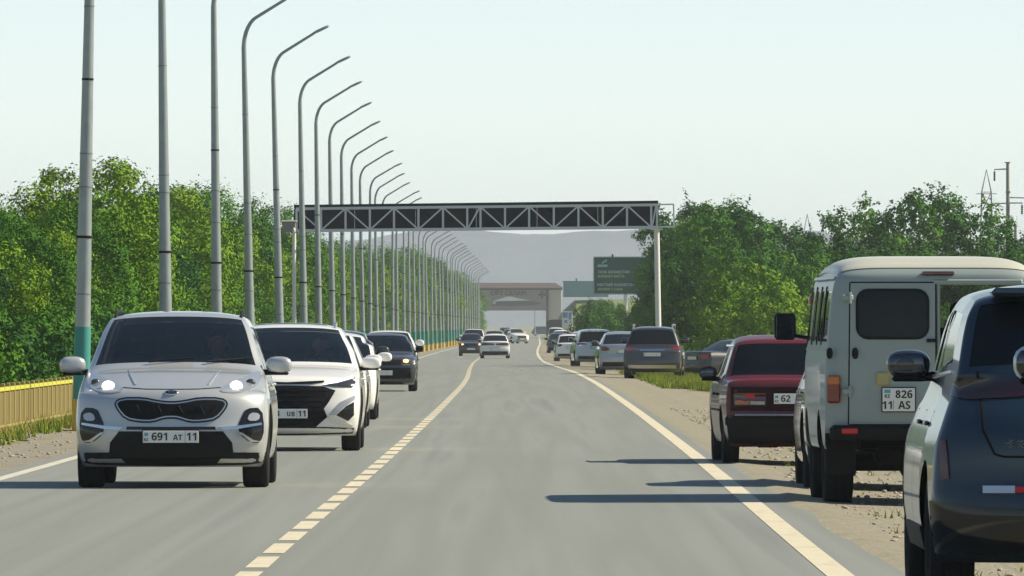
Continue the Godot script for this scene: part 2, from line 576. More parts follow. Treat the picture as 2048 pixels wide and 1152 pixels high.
# a piece with the outline poly (seen from the front or behind), lifted by off and thick as deep
func piece(c: Dictionary, poly: Array, rear := false, off := 0.006, deep := 0.03, step := 0.09) -> ArrayMesh:
	var b := MB.new()
	var p := tidy(poly)
	var put := func(u: Vector2) -> Array:
		var ts := find(c, -u.x if rear else u.x, u.y, rear)
		var nn := surf_n(c, ts.x, ts.y)
		return [surf(c, ts.x, ts.y) + nn * off, nn]
	for cell in cells(p, Vector2(step, step)):
		emit(b, Geometry2D.intersect_polygons(cell, p), put)
	for i in p.size():
		var a := p[i]; var d := p[(i + 1) % p.size()]
		var m := maxi(1, int((d - a).length() / step))
		for k in m:
			var A = put.call(a.lerp(d, float(k) / m)); var B = put.call(a.lerp(d, float(k + 1) / m))
			var out: Vector3 = (B[0] - A[0]).cross(A[1])
			if rear: out = out
			b.quad(A[0], B[0], B[0] - B[1] * deep, A[0] - A[1] * deep, out)
	return b.done()

func side_mesh(c: Dictionary, bottom: Array, holes: Array, step := Vector2(0.3, 0.1)) -> ArrayMesh:
	var edge := PackedVector2Array()
	for i in c.n + 1: edge.append(Vector2(c.z[i] - c.a[i], c.y[i] - c.d[i]))
	for q in bottom: edge.append(q)
	if Geometry2D.is_polygon_clockwise(edge): edge.reverse()
	var polys := []
	for cell in cells(edge, step):
		var got: Array = Geometry2D.intersect_polygons(cell, edge)
		for h in holes:
			var nxt := []
			for q in got: nxt.append_array(Geometry2D.clip_polygons(q, h))
			got = nxt
		polys.append_array(got)
	var b := MB.new()
	for sg in [-1.0, 1.0]:
		emit(b, polys, _side_put.bind(c, sg, 0.0))
	return b.done()

func _side_put(u: Vector2, c: Dictionary, sg: float, off: float) -> Array:
	var x := side_x(c, u.x, u.y)
	var dy := (side_x(c, u.x, u.y + 0.01) - side_x(c, u.x, u.y - 0.01)) / 0.02
	var dz := (side_x(c, u.x + 0.02, u.y) - side_x(c, u.x - 0.02, u.y)) / 0.04
	var nn := Vector3(1.0, -dy, -dz).normalized()
	var q := Vector3(x, u.y, u.x) + nn * off
	return [Vector3(q.x * sg, q.y, q.z), Vector3(nn.x * sg, nn.y, nn.z)]

func side_piece(c: Dictionary, poly: Array, sg: float, off := 0.004, deep := 0.02, step := Vector2(0.25, 0.12)) -> ArrayMesh:
	var b := MB.new()
	var p := tidy(poly)
	for cell in cells(p, step):
		emit(b, Geometry2D.intersect_polygons(cell, p), _side_put.bind(c, sg, off))
	for i in p.size():
		var A = _side_put(p[i], c, sg, off); var B = _side_put(p[(i + 1) % p.size()], c, sg, off)
		b.quad(A[0], B[0], B[0] - B[1] * deep, A[0] - A[1] * deep, (B[0] - A[0]).cross(A[1]) * sg * -1.0)
	return b.done()

func arch(z: float, r: float, y0: float, cy: float, rev: bool) -> Array:
	var a := []
	var h := asin(clampf((y0 - cy) / r, -1.0, 1.0))
	for i in 15:
		var t := lerpf(h, PI - h, i / 14.0)
		a.append(Vector2(z + cos(t) * r, cy + sin(t) * r))
	if rev: a.reverse()
	return a

# control rows and half-width table of the two usual shapes; o holds the sizes
func car_rows(o: Dictionary) -> Array:
	var f: float = o.L * 0.5; var g: float = o.gc; var hy: float = o.hood; var H: float = o.H
	var fa: float = o.get("fa", 0.34); var ra: float = o.get("ra", 0.2); var cr: float = o.get("crown", 0.07); var ba: float = o.get("bulge", 0.0)
	var cw: float = o.cowl; var cy: float = o.cowl_y; var rf: float = o.rf; var rr: float = o.rr
	var R := [
		[f - 0.22, g, fa + 0.04, 0.0], [f - 0.07, g + 0.07, fa + 0.02, 0.0], [f - 0.01, 0.40, fa, 0.0], [f, 0.52, fa, 0.0], [f - 0.02, 0.64, fa, 0.0],
		[f - 0.06 - ba, hy - 0.10, fa, 0.01], [f - 0.13 - ba, hy - 0.015, fa, 0.04], [f - 0.28 - ba, hy + 0.035, fa * 0.95, cr], [f - lerpf(0.28, cw, 0.5), lerpf(hy, cy, 0.62) + 0.015, fa * 0.8, cr],
		[f - cw, cy, 0.24, cr * 0.7], [f - lerpf(cw, rf, 0.5), lerpf(cy, H - 0.07, 0.53), 0.2, 0.045], [f - rf, H - 0.065, 0.14, 0.055], [f - rf - 0.18, H - 0.018, 0.09, 0.075],
		[lerpf(f - rf, -f + rr, 0.5), H, 0.0, 0.09], [-f + rr + 0.2, H - 0.03, -0.04, 0.08], [-f + rr, H - 0.07, -0.06, 0.06]]
	var gb: float = o.gb; var gy: float = o.glass_y
	R.append([-f + lerpf(rr, gb, 0.5), lerpf(H - 0.07, gy, 0.48), -0.09, 0.04])
	R.append([-f + gb, gy, -0.12, 0.03])
	if o.has("trunk"):
		R.append([-f + gb * 0.55, lerpf(gy, o.trunk, 0.7) + 0.01, -0.12, 0.05])
		R.append([-f + 0.09, o.trunk, -ra, 0.05])
		R.append([-f + 0.03, o.trunk - 0.07, -ra, 0.01])
	else:
		R.append([-f + gb - 0.04, gy - 0.07, -ra * 0.8, 0.01])
		R.append([-f + 0.06, lerpf(gy, 0.7, 0.5), -ra, 0.0])
	R.append_array([[-f + 0.03, 0.72, -ra, 0.0], [-f, 0.58, -ra - 0.02, 0.0], [-f, 0.45, -ra - 0.03, 0.0], [-f + 0.06, g + 0.1, -ra - 0.06, 0.0], [-f + 0.25, g + 0.02, -ra - 0.06, 0.0]])
	return R

func make_wheel(r: float, w: float, rim_m: Material, spokes := 5) -> Array:
	var k := "%.3f %.3f %d" % [r, w, spokes]
	if not wheel_meshes.has(k):
		var t := MB.new()
		var q := r * 0.66
		var h := w * 0.5
		t.lathe_x(Vector3.ZERO, [Vector2(q * 0.92, -h * 0.55), Vector2(q, -h * 0.86), Vector2(lerpf(q, r, 0.55), -h), Vector2(r * 0.955, -h * 0.95), Vector2(r * 0.99, -h * 0.74), Vector2(r, -h * 0.4), Vector2(r * 0.985, -h * 0.36), Vector2(r * 0.985, -h * 0.31), Vector2(r, -h * 0.27), Vector2(r, h * 0.27), Vector2(r * 0.985, h * 0.31), Vector2(r * 0.985, h * 0.36), Vector2(r, h * 0.4), Vector2(r * 0.99, h * 0.74), Vector2(r * 0.955, h * 0.95), Vector2(lerpf(q, r, 0.55), h), Vector2(q, h * 0.86), Vector2(q * 0.92, h * 0.55)], 36)
		var m := MB.new()
		m.lathe_x(Vector3.ZERO, [Vector2(q * 0.99, h * 0.8), Vector2(q * 0.9, h * 0.78), Vector2(q * 0.86, h * 0.45), Vector2(q * 0.86, -h * 0.8)], 30)
		m.lathe_x(Vector3.ZERO, [Vector2(q * 0.24, -h * 0.3), Vector2(q * 0.22, h * 0.62), Vector2(q * 0.1, h * 0.7), Vector2(0.001, h * 0.7)], 16)
		m.lathe_x(Vector3.ZERO, [Vector2(q * 0.62, -h * 0.25), Vector2(q * 0.62, -h * 0.1), Vector2(0.02, -h * 0.1)], 20)
		for i in spokes:
			var a := TAU * i / spokes
			var bas := Basis(Vector3.RIGHT, a)
			m.box(bas * Vector3(h * 0.58, q * 0.55, 0), Vector3(h * 0.28, q * 0.72, q * 0.26), 0.012, bas)
		wheel_meshes[k] = [t.done(), m.done()]
	return wheel_meshes[k]

# o: sizes, paint, glass, wheel data; adds the body, glass and wheels to a new thing and returns [node, skin]
func make_body(called: String, label: String, category: String, at: Vector3, turn: float, o: Dictionary, group := "") -> Array:
	var t := thing(called, label, category, at, turn, group)
	var f: float = o.L * 0.5
	var rows: Array = o.rows if o.has("rows") else car_rows(o)
	var c := skin(rows, o.halfw, o.get("plan", [[-f, 0.965], [-f * 0.5, 1.0], [f * 0.5, 1.0], [f, 0.96]]), o.get("pw", 2.3))
	var kc: int = o.get("kc", 9) * SUB; var kr: int = o.get("kr", 11) * SUB
	var kb: int = o.get("kb", 15) * SUB; var kg: int = o.get("kg", 17) * SUB
	var gs: float = o.get("gs", 0.92)
	var holes := []
	if not o.get("no_front_glass", false): holes.append([kc + 1, kr + 1, -gs, gs])
	if not o.get("no_rear_glass", false): holes.append([kb + 1, kg - 1, -gs, gs])
	holes.append_array(o.get("holes", []))
	var body := MB.new()
	var sk := skin_mesh(c, holes)
	var zf: float = o.get("wf", f - 0.86); var zr: float = o.get("wr", -f + 0.9); var wr: float = o.get("r", 0.34)
	var g: float = o.gc + o.get("sill", 0.06)
	var bottom := [Vector2(-f + 0.35, g)]
	bottom.append_array(arch(zr, wr + 0.055, g, wr + 0.01, true)); bottom.append_array(arch(zf, wr + 0.055, g, wr + 0.01, true)); bottom.append(Vector2(f - 0.6, g))
	var wins := []
	for wn in o.get("windows", []): wins.append(tidy(wn))
	var sd := side_mesh(c, bottom, wins)
	for part in [sk, sd]:
		var ar: Array = part.surface_get_arrays(0)
		body.v.append_array(ar[Mesh.ARRAY_VERTEX]); body.n.append_array(ar[Mesh.ARRAY_NORMAL])
	obj("body", body.done(), o.paint, t)
	if not o.get("no_front_glass", false): obj("windshield", sheet(c, kc + 1, kr + 1, -gs, gs, -0.004, 10, 20), o.get("glass_front", o.glass), t)
	if not o.get("no_rear_glass", false): obj("rear_window", sheet(c, kb + 1, kg - 1, -gs, gs, -0.004, 8, 18), o.glass, t)
	for wn in wins:
		for sg in [-1.0, 1.0]:
			obj("side_window", side_piece(c, Array(wn), sg, -0.006, 0.004), o.get("glass_side", o.glass), t)
	var u := MB.new()
	var hw: float = o.halfw[2][1]
	u.box(Vector3(0, (o.gc + 0.03 + 0.5) * 0.5, 0), Vector3(hw * 1.25, 0.47 - o.gc, o.L - 0.75), 0.04)
	u.box(Vector3(0, 0.62, 0), Vector3(hw * 1.24, 0.3, o.L * 0.62), 0.02)
	u.tube([Vector3(-hw * 0.7, wr, zr), Vector3(hw * 0.7, wr, zr)], [0.05, 0.05], 8)
	u.tube([Vector3(-hw * 0.7, wr, zf), Vector3(hw * 0.7, wr, zf)], [0.04, 0.04], 8)
	obj("underbody", u.done(), M.underbody, t)
	var tw: float = o.get("tw", 0.23)
	var wm := make_wheel(wr, tw, o.get("rim", M.alloy), o.get("spokes", 5))
	for z in [zf, zr]:
		for sg in [-1.0, 1.0]:
			var w := obj("wheel", wm[0], M.rubber, t)
			w.position = Vector3(sg * (side_x(c, z, 0.62) - tw * 0.5 - o.get("inset", 0.02)), wr - 0.004, z)
			w.rotation = Vector3(o.get("spin", 0.7) + z, (o.get("steer", 0.0) if z > 0 else 0.0) + (PI if sg < 0 else 0.0), 0)
			obj("rim", wm[1], o.get("rim", M.alloy), w)
	if o.get("seams", true):
		var belt: float = o.get("belt", o.cowl_y - 0.12)
		for sg in [-1.0, 1.0]:
			for z in [zf - wr - 0.16, -0.06, zr + wr + 0.04]:
				obj("door_seam", side_piece(c, [Vector2(z - 0.005, g + 0.06), Vector2(z + 0.005, g + 0.06), Vector2(z + 0.005, belt), Vector2(z - 0.005, belt)], sg, 0.0025, 0.004, Vector2(0.3, 0.12)), M.underbody, t)
			for z in [0.10, zr + wr + 0.20]:
				var hd := MB.new()
				hd.blob(Vector3(sg * (side_x(c, z, belt - 0.07) + 0.014), belt - 0.07, z), Vector3(0.018, 0.016, 0.10), 2.6, 10, 6)
				obj("door_handle", hd.done(), o.get("mirror_paint", o.paint), t)
	if o.get("mirrors", true):
		var my: float = o.get("mirror_y", o.cowl_y + 0.06); var mz: float = o.get("mirror_z", f - o.cowl - 0.5)
		for sg in [-1.0, 1.0]:
			var b := MB.new()
			var x := side_x(c, mz, my)
			var ms: Vector3 = o.get("mirror_size", Vector3(0.12, 0.08, 0.06))
			b.blob(Vector3(sg * (x + ms.x + 0.03), my + 0.02, mz), ms, 2.7, 18, 10, Basis(Vector3.UP, sg * -0.16))
			var mo := obj("mirror", b.done(), o.get("mirror_paint", o.paint), t)
			var st := MB.new()
			st.tube([Vector3(sg * (x - 0.03), my - 0.045, mz + 0.02), Vector3(sg * (x + 0.09), my - 0.05, mz)], [0.03, 0.024], 8)
			st.box(Vector3(sg * (x + ms.x + 0.03), my - ms.y * 0.72, mz), Vector3(ms.x * 1.5, 0.03, ms.z * 1.5), 0.012)
			obj("mirror_bracket", st.done(), M.black_plastic, mo)
			var gl := MB.new()
			gl.blob(Vector3(sg * (x + ms.x + 0.03), my + 0.02, mz - ms.z * 0.72), Vector3(ms.x * 0.88, ms.y * 0.82, 0.02), 3.2, 16, 8, Basis(Vector3.UP, sg * -0.16))
			obj("mirror_glass", gl.done(), M.mirror, mo)
	return [t, c]

# licence plate: long or square, with its characters
func plate(parent: Node, at: Vector3, bas: Basis, chars: Array, square := false) -> void:
	var w := 0.28 if square else 0.52
	var h := 0.20 if square else 0.112
	var b := MB.new()
	b.box(Vector3.ZERO, Vector3(w + 0.016, h + 0.016, 0.012), 0.004)
	var holder := obj("license_plate", b.done(), M.black_plastic, parent)
	holder.transform = Transform3D(bas, at)
	var q := MB.new()
	q.box(Vector3(0, 0, 0.007), Vector3(w, h, 0.006), 0.002)
	obj("plate_face", q.done(), M.plate, holder)
	var fl := MB.new()
	if square: fl.box(Vector3(-w * 0.5 + 0.042, 0.072, 0.0108), Vector3(0.052, 0.03, 0.003))
	else: fl.box(Vector3(-w * 0.5 + 0.03, 0.022, 0.0108), Vector3(0.035, 0.03, 0.003))
	obj("flag", fl.done(), M.plate_blue, holder)
	for a in chars:
		text("lettering", a[0], a[1], M.ink, holder, Vector3(a[2], a[3], 0.0112), true, 0.003)
	var ln := MB.new()
	if square: ln.box(Vector3(-0.045, -0.045, 0.0108), Vector3(0.003, 0.085, 0.002))
	else: ln.box(Vector3(w * 0.5 - 0.125, 0, 0.0108), Vector3(0.003, h, 0.002))
	obj("divider", ln.done(), M.ink, holder)
# ---------------------------------------------------------------- ground, road, markings
const MID := [[-300, -2.2], [0, -1.72], [64, -1.60], [117, -1.45], [200, -1.33], [290, -1.33], [405, -1.68], [528, -1.95], [728, -1.75], [1073, -0.6], [1800, 1.5], [3000, 8.0], [4400, 16.0]]
const RISE := [[-300, 0.0], [330, 0.0], [405, -0.1], [540, -0.28], [640, -0.30], [800, -0.26], [1100, -0.2], [1800, 0.0], [2600, 0.15], [3300, 0.9], [3900, 1.75], [4400, 1.5]]
const CROSS := [[-60, 0.3], [-20, 0.1], [-12, 0.05], [-8, 0.02], [-6, -0.04], [-4.0, -0.025], [-3.9, -0.06], [4.2, -0.06], [4.3, -0.03], [5.7, -0.075], [7.2, -0.2], [9.0, -0.33], [16, -0.3], [40, -0.1], [80, 0.0]]

func mid(d: float) -> float: return smooth_table(MID, d)
func rise(d: float) -> float: return smooth_table(RISE, d)
func ground_y(x: float, d: float) -> float: return rise(d) + lerp_table(CROSS, x - mid(d)) * (1.0 - smoothstep(1800.0, 2600.0, d))
func on_ground(x: float, d: float) -> Vector3: return Vector3(x, ground_y(x, d), -d)
func on_road(x: float, d: float) -> Vector3: return Vector3(x, rise(d), -d)

func stations(d0: float, d1: float) -> Array:
	var r := [d0]
	var d := d0
	while d < d1:
		d += 8.0 if d < 1000.0 else (40.0 if d < 2200.0 else 400.0)
		r.append(minf(d, d1))
	return r

# a sheet that follows the road: us(d) gives offsets from its middle line, lift(u, d) the height
func strip(ds: Array, us: Callable, lift: Callable) -> ArrayMesh:
	var b := MB.new()
	var prev := []
	for d in ds:
		var row := []
		for u in us.call(d): row.append(Vector3(mid(d) + u, lift.call(u, d), -d))
		if prev:
			for i in row.size() - 1: b.squad(prev[i], prev[i + 1], row[i + 1], row[i], Vector3.UP, Vector3.UP, Vector3.UP, Vector3.UP)
		prev = row
	return b.done()

func build_ground() -> void:
	var soil := ground_mat(3, [Color(0.14, 0.15, 0.055), Color(0.24, 0.20, 0.115), Color(0.13, 0.17, 0.05), Color(0.27, 0.22, 0.13)], [Color(0.75, 0.8, 0.7), Color(1, 1, 1), Color(0.9, 0.85, 0.8)], Vector3(5, 5, 9), Vector3(40, 40, 130), 0.95)
	var us := [-4000.0, -900.0, -200.0, -60.0, -20.0, -12.0, -8.0, -6.0, -4.0, -3.9, 4.2, 4.3, 5.7, 7.2, 9.0, 16.0, 40.0, 80.0, 300.0, 1000.0, 4000.0]
	structure("ground", strip(stations(-260.0, 4400.0), func(_d): return us, func(u, d): return ground_y(mid(d) + u, d)), soil)
	var gravel := ground_mat(9, [Color(0.10, 0.092, 0.065), Color(0.34, 0.31, 0.225), Color(0.17, 0.155, 0.112), Color(0.40, 0.37, 0.275), Color(0.20, 0.185, 0.135)], [Color(0.78, 0.77, 0.76), Color(1.0, 1.0, 1.0), Color(0.86, 0.85, 0.82)], Vector3(0.9, 0.9, 1.6), Vector3(5, 5, 16), 0.95)
	var nz := FastNoiseLite.new()
	nz.seed = 4; nz.frequency = 0.09
	var ds := []
	for i in 420: ds.append(-40.0 + i * 2.5)
	structure("gravel_shoulder", strip(ds, func(d): return _verge_in(nz, d) + [4.3, 5.0, 5.7, 6.1 + nz.get_noise_1d(d) * 0.9 - 0.5 * smoothstep(250.0, 300.0, d)], func(u, d): return rise(d) + (-0.004 if u < _verge_in(nz, d)[0] + 0.01 else 0.012) if u < 4.2 else ground_y(mid(d) + u, d) + 0.014 + (nz.get_noise_2d(u * 25.0, d * 6.0) * 0.012 if u > 4.25 else 0.0)), gravel)
	var dirt := ground_mat(19, [Color(0.135, 0.125, 0.095), Color(0.25, 0.23, 0.175), Color(0.19, 0.175, 0.13)], [Color(0.75, 0.75, 0.74), Color(1, 1, 1), Color(0.85, 0.84, 0.82)], Vector3(1.2, 1.2, 3.0), Vector3(6, 6, 20), 0.95)
	structure("dirt_verge", strip(ds, func(d): return [-5.35 + nz.get_noise_1d(d + 400.0) * 0.9, -4.6, -4.0, -3.72], func(u, d): return ground_y(mid(d) + u, d) + 0.014 + (0.04 if u > -3.95 else 0.0)), dirt)

# the ragged inner edge of the gravel, lying on the asphalt's margin
func _verge_in(nz: FastNoiseLite, d: float) -> Array:
	var u := lerpf(3.98, 3.80, smoothstep(58.0, 120.0, d)) + nz.get_noise_2d(d * 7.0, 3.0) * 0.08 + nz.get_noise_2d(d * 1.5, 9.0) * 0.07
	return [u, u + 0.12]

# ridges on the skyline, blue haze put into their colour
func build_hills() -> void:
	var nz := FastNoiseLite.new()
	nz.seed = 12; nz.frequency = 0.006; nz.fractal_octaves = 4
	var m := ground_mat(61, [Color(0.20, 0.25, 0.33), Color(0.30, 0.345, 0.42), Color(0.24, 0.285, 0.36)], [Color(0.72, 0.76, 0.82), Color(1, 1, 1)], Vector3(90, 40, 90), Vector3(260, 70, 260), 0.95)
	for r in [["far_ridge", 4750.0, [[-700, 30.0], [-140, 38.0], [-30, 50.0], [60, 48.0], [140, 47.0], [200, 43.0], [700, 31.0]]], ["near_ridge", 4420.0, [[-700, 12.0], [-160, 20.0], [-30, 26.0], [20, 21.0], [90, 12.0], [200, 16.0], [700, 10.0]]]]:
		var b := MB.new()
		var up := Vector3(0, 0.62, 0.78)
		var rows := []
		for j in 9:
			var row := []
			for i in 141:
				var x := -700.0 + i * 10.0
				var v := j / 8.0
				var h: float = lerp_table(r[2], x) * (1.0 + 0.10 * nz.get_noise_2d(x * 1.6, r[1])) + 3.0 * nz.get_noise_2d(x * 4.0, v * 300.0) * v
				row.append(Vector3(x, -2.0 + (h + 2.0) * sin(v * PI * 0.5), -r[1] - v * 160.0 + 80.0 + 26.0 * nz.get_noise_2d(x * 2.0, v * 90.0)))
			rows.append(row)
		for j in 8:
			for i in 140: b.squad(rows[j][i], rows[j][i + 1], rows[j + 1][i + 1], rows[j + 1][i], up, up, up, up)
		structure(r[0], b.done(), m)

func build_road() -> void:
	var tar := ground_mat(23, [Color(0.178, 0.194, 0.183), Color(0.217, 0.234, 0.219), Color(0.193, 0.210, 0.198), Color(0.232, 0.249, 0.233)], [Color(0.74, 0.75, 0.77), Color(1, 1, 1), Color(0.88, 0.87, 0.85), Color(1.0, 1.0, 0.99), Color(0.78, 0.79, 0.80)], Vector3(0.5, 0.5, 1.6), Vector3(6.5, 6.5, 700.0), 0.82)
	var road := structure("road", strip(stations(-240.0, 2400.0), func(_d): return [-3.86, -2.0, 0.0, 2.0, 4.06], func(_u, d): return rise(d)), tar)
	var edge := ground_mat(41, [Color(0.46, 0.42, 0.31), Color(0.62, 0.57, 0.43), Color(0.56, 0.51, 0.385)], [Color(0.8, 0.8, 0.78), Color(1, 1, 1), Color(0.92, 0.92, 0.9)], Vector3(0.4, 0.4, 1.4), Vector3(2, 2, 9), 0.7)
	var far := ground_mat(43, [Color(0.40, 0.38, 0.32), Color(0.58, 0.56, 0.48), Color(0.50, 0.48, 0.41)], [Color(0.8, 0.8, 0.78), Color(1, 1, 1), Color(0.92, 0.92, 0.9)], Vector3(0.4, 0.4, 1.4), Vector3(2, 2, 9), 0.7)
	var lines := [[3.6, 0.17, "edge_line", edge], [-3.6, 0.14, "edge_line", far]]
	for l in lines:
		obj(l[2], strip(stations(-100.0, 1700.0), func(_d): return [l[0] - l[1] * 0.5, l[0] + l[1] * 0.5], func(_u, d): return rise(d) + 0.003), l[3], road)
	var d := 34.7
	while d < 700.0:
		var m := strip([d, d + 1.5, d + 3.0], func(_d): return [-0.072, 0.072], func(_u, e): return rise(e) + 0.003)
		obj("lane_dash", m, edge, road)
		d += 4.0
	obj("far_lane_line", strip(stations(702.0, 1500.0), func(_d): return [-0.06, 0.06], func(_u, e): return rise(e) + 0.007), far, road)

# ---------------------------------------------------------------- gate across the road, far ahead
func build_gate() -> void:
	var d := 1800.0
	var wall_m := mat(Color(0.29, 0.245, 0.23), 0.8)
	wall_m.albedo_texture = noise_tex(71, 0.02, [Color(0.8, 0.8, 0.8), Color(1, 1, 1)], 128)
	wall_m.uv1_triplanar = true; wall_m.uv1_scale = Vector3(0.3, 0.3, 0.3)
	var pale := mat(Color(0.50, 0.46, 0.39), 0.8)
	var roof_m := dull(Color(0.10, 0.075, 0.072), 0.8)
	var dark := mat(Color(0.035, 0.036, 0.04), 0.7)
	var g := thing("road_gate", "wide stone gate with brown roof spanning the far end of the road", "gate", Vector3(X(1022, d), 0.0, -d))
	var k := d / F
	var bx := func(called: String, x0: float, y0: float, x1: float, y1: float, z0: float, z1: float, m: Material, bev := 0.06) -> MeshInstance3D:
		var b := MB.new()
		b.box(Vector3(((x0 + x1) * 0.5 - 1022.0) * k, EYE + (HORIZON - (y0 + y1) * 0.5) * k, (z0 + z1) * 0.5), Vector3((x1 - x0) * k, absf(y1 - y0) * k, z1 - z0), bev)
		return obj(called, b.done(), m, g)
	bx.call("lintel", 946, 579, 1096, 621, -2.0, 0.0, wall_m)
	bx.call("column", 1096.2, 579, 1123, 672, -2.2, -0.3, pale)
	bx.call("column", 921, 579, 945.8, 672, -2.2, -0.3, pale)
	bx.call("pilaster", 1092, 579.3, 1097.5, 672, -0.3, 0.25, dark)
	bx.call("pilaster", 944.5, 579.3, 950, 672, -0.3, 0.25, dark)
	bx.call("soffit", 918, 575.8, 1125, 580, -2.6, 0.7, dark)
	var r := MB.new()
	var x0 := (917.0 - 1022.0) * k; var x1 := (1126.5 - 1022.0) * k; var y0 := EYE + (HORIZON - 575.6) * k; var y1 := EYE + (HORIZON - 565.5) * k
	var q := [Vector3(x0, y0, 1.0), Vector3(x1, y0, 1.0), Vector3(x1, y0, -3.0), Vector3(x0, y0, -3.0), Vector3(x0 + 1.4, y1, -0.6), Vector3(x1 - 1.4, y1, -0.6), Vector3(x1 - 1.4, y1, -1.4), Vector3(x0 + 1.4, y1, -1.4)]
	for f in [[0, 1, 5, 4], [1, 2, 6, 5], [2, 3, 7, 6], [3, 0, 4, 7], [4, 5, 6, 7], [0, 1, 2, 3]]:
		var ctr: Vector3 = (q[f[0]] + q[f[2]]) * 0.5
		r.quad(q[f[0]], q[f[1]], q[f[2]], q[f[3]], ctr - Vector3(0, (y0 + y1) * 0.5, -1.0))
	obj("roof", r.done(), roof_m, g)
	# white tent shape and dark bow below it on the lintel
	var tent := _plank([Vector2(988, 602.5), Vector2(1064, 601.0), Vector2(1052, 599.4), Vector2(1036, 596.4), Vector2(1023, 593.0), Vector2(1014, 593.0), Vector2(1004, 596.4), Vector2(992, 600.0)], k, 1022.0, 0.14)
	obj("tent_relief", tent, mat(Color(0.78, 0.77, 0.78), 0.7), g)
	var bow := _plank([Vector2(982, 603), Vector2(1064, 601.4), Vector2(1084, 606.5), Vector2(1070, 610.5), Vector2(1030, 612.5), Vector2(984, 611)], k, 1022.0, 0.10)
	obj("bow_relief", bow, mat(Color(0.07, 0.085, 0.09), 0.7), g)
	var disc := []
	for i in 18: disc.append(Vector2(988.5 + cos(TAU * i / 18) * 4.0, 605.0 + sin(TAU * i / 18) * 4.0))
	obj("medallion", _plank(disc, k, 1022.0, 0.22), mat(Color(0.45, 0.47, 0.48), 0.6), g)
	var em := MB.new()
	for o in [Vector2(0, -4.6), Vector2(0, 4.6), Vector2(-4.6, 0), Vector2(4.6, 0), Vector2(0, 0)]:
		em.blob(Vector3((1084.5 + o.x - 1022.0) * k, EYE + (HORIZON - 589.0 - o.y) * k, 0.03), Vector3(0.27, 0.27, 0.07), 2.2, 12, 6)
	obj("emblem", em.done(), dark, g)
	text_kz("lettering", "СӘТ САПАР!", 9.0 * k, dark, g, Vector3((1017.0 - 1022.0) * k, EYE + (HORIZON - 586.5) * k, 0.1), 0.12)
	# thin mast standing in the opening
	var ms := thing("flag_mast", "thin grey mast standing in the gate opening", "mast", Vector3(X(1070, 1830), 0.0, -1830.0))
	var mb := MB.new()
	mb.tube([Vector3.ZERO, Vector3(0, 5.6, 0)], [0.12, 0.08], 8)
	obj("shaft", mb.done(), M.galvan, ms)
	var bs := MB.new()
	bs.box(Vector3(0, 0.15, 0), Vector3(0.5, 0.3, 0.5), 0.04)
	obj("footing", bs.done(), wall_m, ms)
	# blue-green hall behind the trees, on a grassy rise
	var bd := 1500.0; var bk := bd / F
	var hall := thing("hall", "pale blue-green metal hall on a grassy rise beside the gate", "building", Vector3(X(1172, bd), Y(594, bd), -bd - 6.0))
	var hm := mat(Color(0.12, 0.30, 0.33), 0.6)
	var ridge := mat(Color(0.09, 0.22, 0.25), 0.6)
	for i in 11:
		var w := MB.new()
		w.box(Vector3((i - 5) * 0.62, 31 * bk * 0.5, 2.0), Vector3(0.6, 31 * bk, 0.05), 0.012)
		obj("wall_panel", w.done(), hm, hall)
	var w2 := MB.new()
	w2.box(Vector3(0, 31 * bk * 0.5 - 0.02, 0.0), Vector3(6.7, 31 * bk - 0.04, 3.9), 0.02)
	obj("wall", w2.done(), ridge, hall)
	var w3 := MB.new()
	w3.box(Vector3(0, 31 * bk + 0.06, 0.0), Vector3(7.0, 0.12, 4.3), 0.03)
	obj("roof", w3.done(), ridge, hall)
	var w4 := MB.new()
	w4.tube([Vector3(-1.4, 31 * bk + 0.1, 0), Vector3(-1.4, 31 * bk + 0.5, 0)], [0.12, 0.12], 8)
	obj("vent_pipe", w4.done(), dark, hall)
	# the rise it stands on
	var hill := MB.new()
	var hp := []
	var hn := FastNoiseLite.new()
	hn.seed = 8; hn.frequency = 0.05
	for i in 15:
		var row := []
		for j in 33:
			var u := i / 14.0; var v := j / 32.0
			var x := lerpf(5.6, 70.0, v); var z := lerpf(30.0, -60.0, u)
			var hh := smoothstep(0.0, 0.45, u) * smoothstep(0.0, 0.05, v) * (1.0 - smoothstep(0.7, 1.0, v)) * (1.0 - smoothstep(0.8, 1.0, u))
			row.append(Vector3(x, ground_y(x, bd - z) - 0.15 + hh * (6.25 + hn.get_noise_2d(x, z) * 0.2), z - bd))
		hp.append(row)
	for i in 14:
		for j in 32:
			hill.quad(hp[i][j], hp[i][j + 1], hp[i + 1][j + 1], hp[i + 1][j], Vector3.UP)
	structure("hill", hill.done(), ground_mat(77, [Color(0.09, 0.13, 0.03), Color(0.16, 0.20, 0.05), Color(0.12, 0.15, 0.04)], [Color(0.7, 0.75, 0.7), Color(1, 1, 1)], Vector3(6, 6, 6), Vector3(20, 20, 20), 0.95))

# a flat shape given in photograph pixels at scale k, thick metres deep, standing on z = 0
func _plank(poly: Array, k: float, cx: float, thick: float) -> ArrayMesh:
	var p := []
	for q in poly: p.append(Vector2((q.x - cx) * k, EYE + (HORIZON - q.y) * k))
	return slab(p, thick)

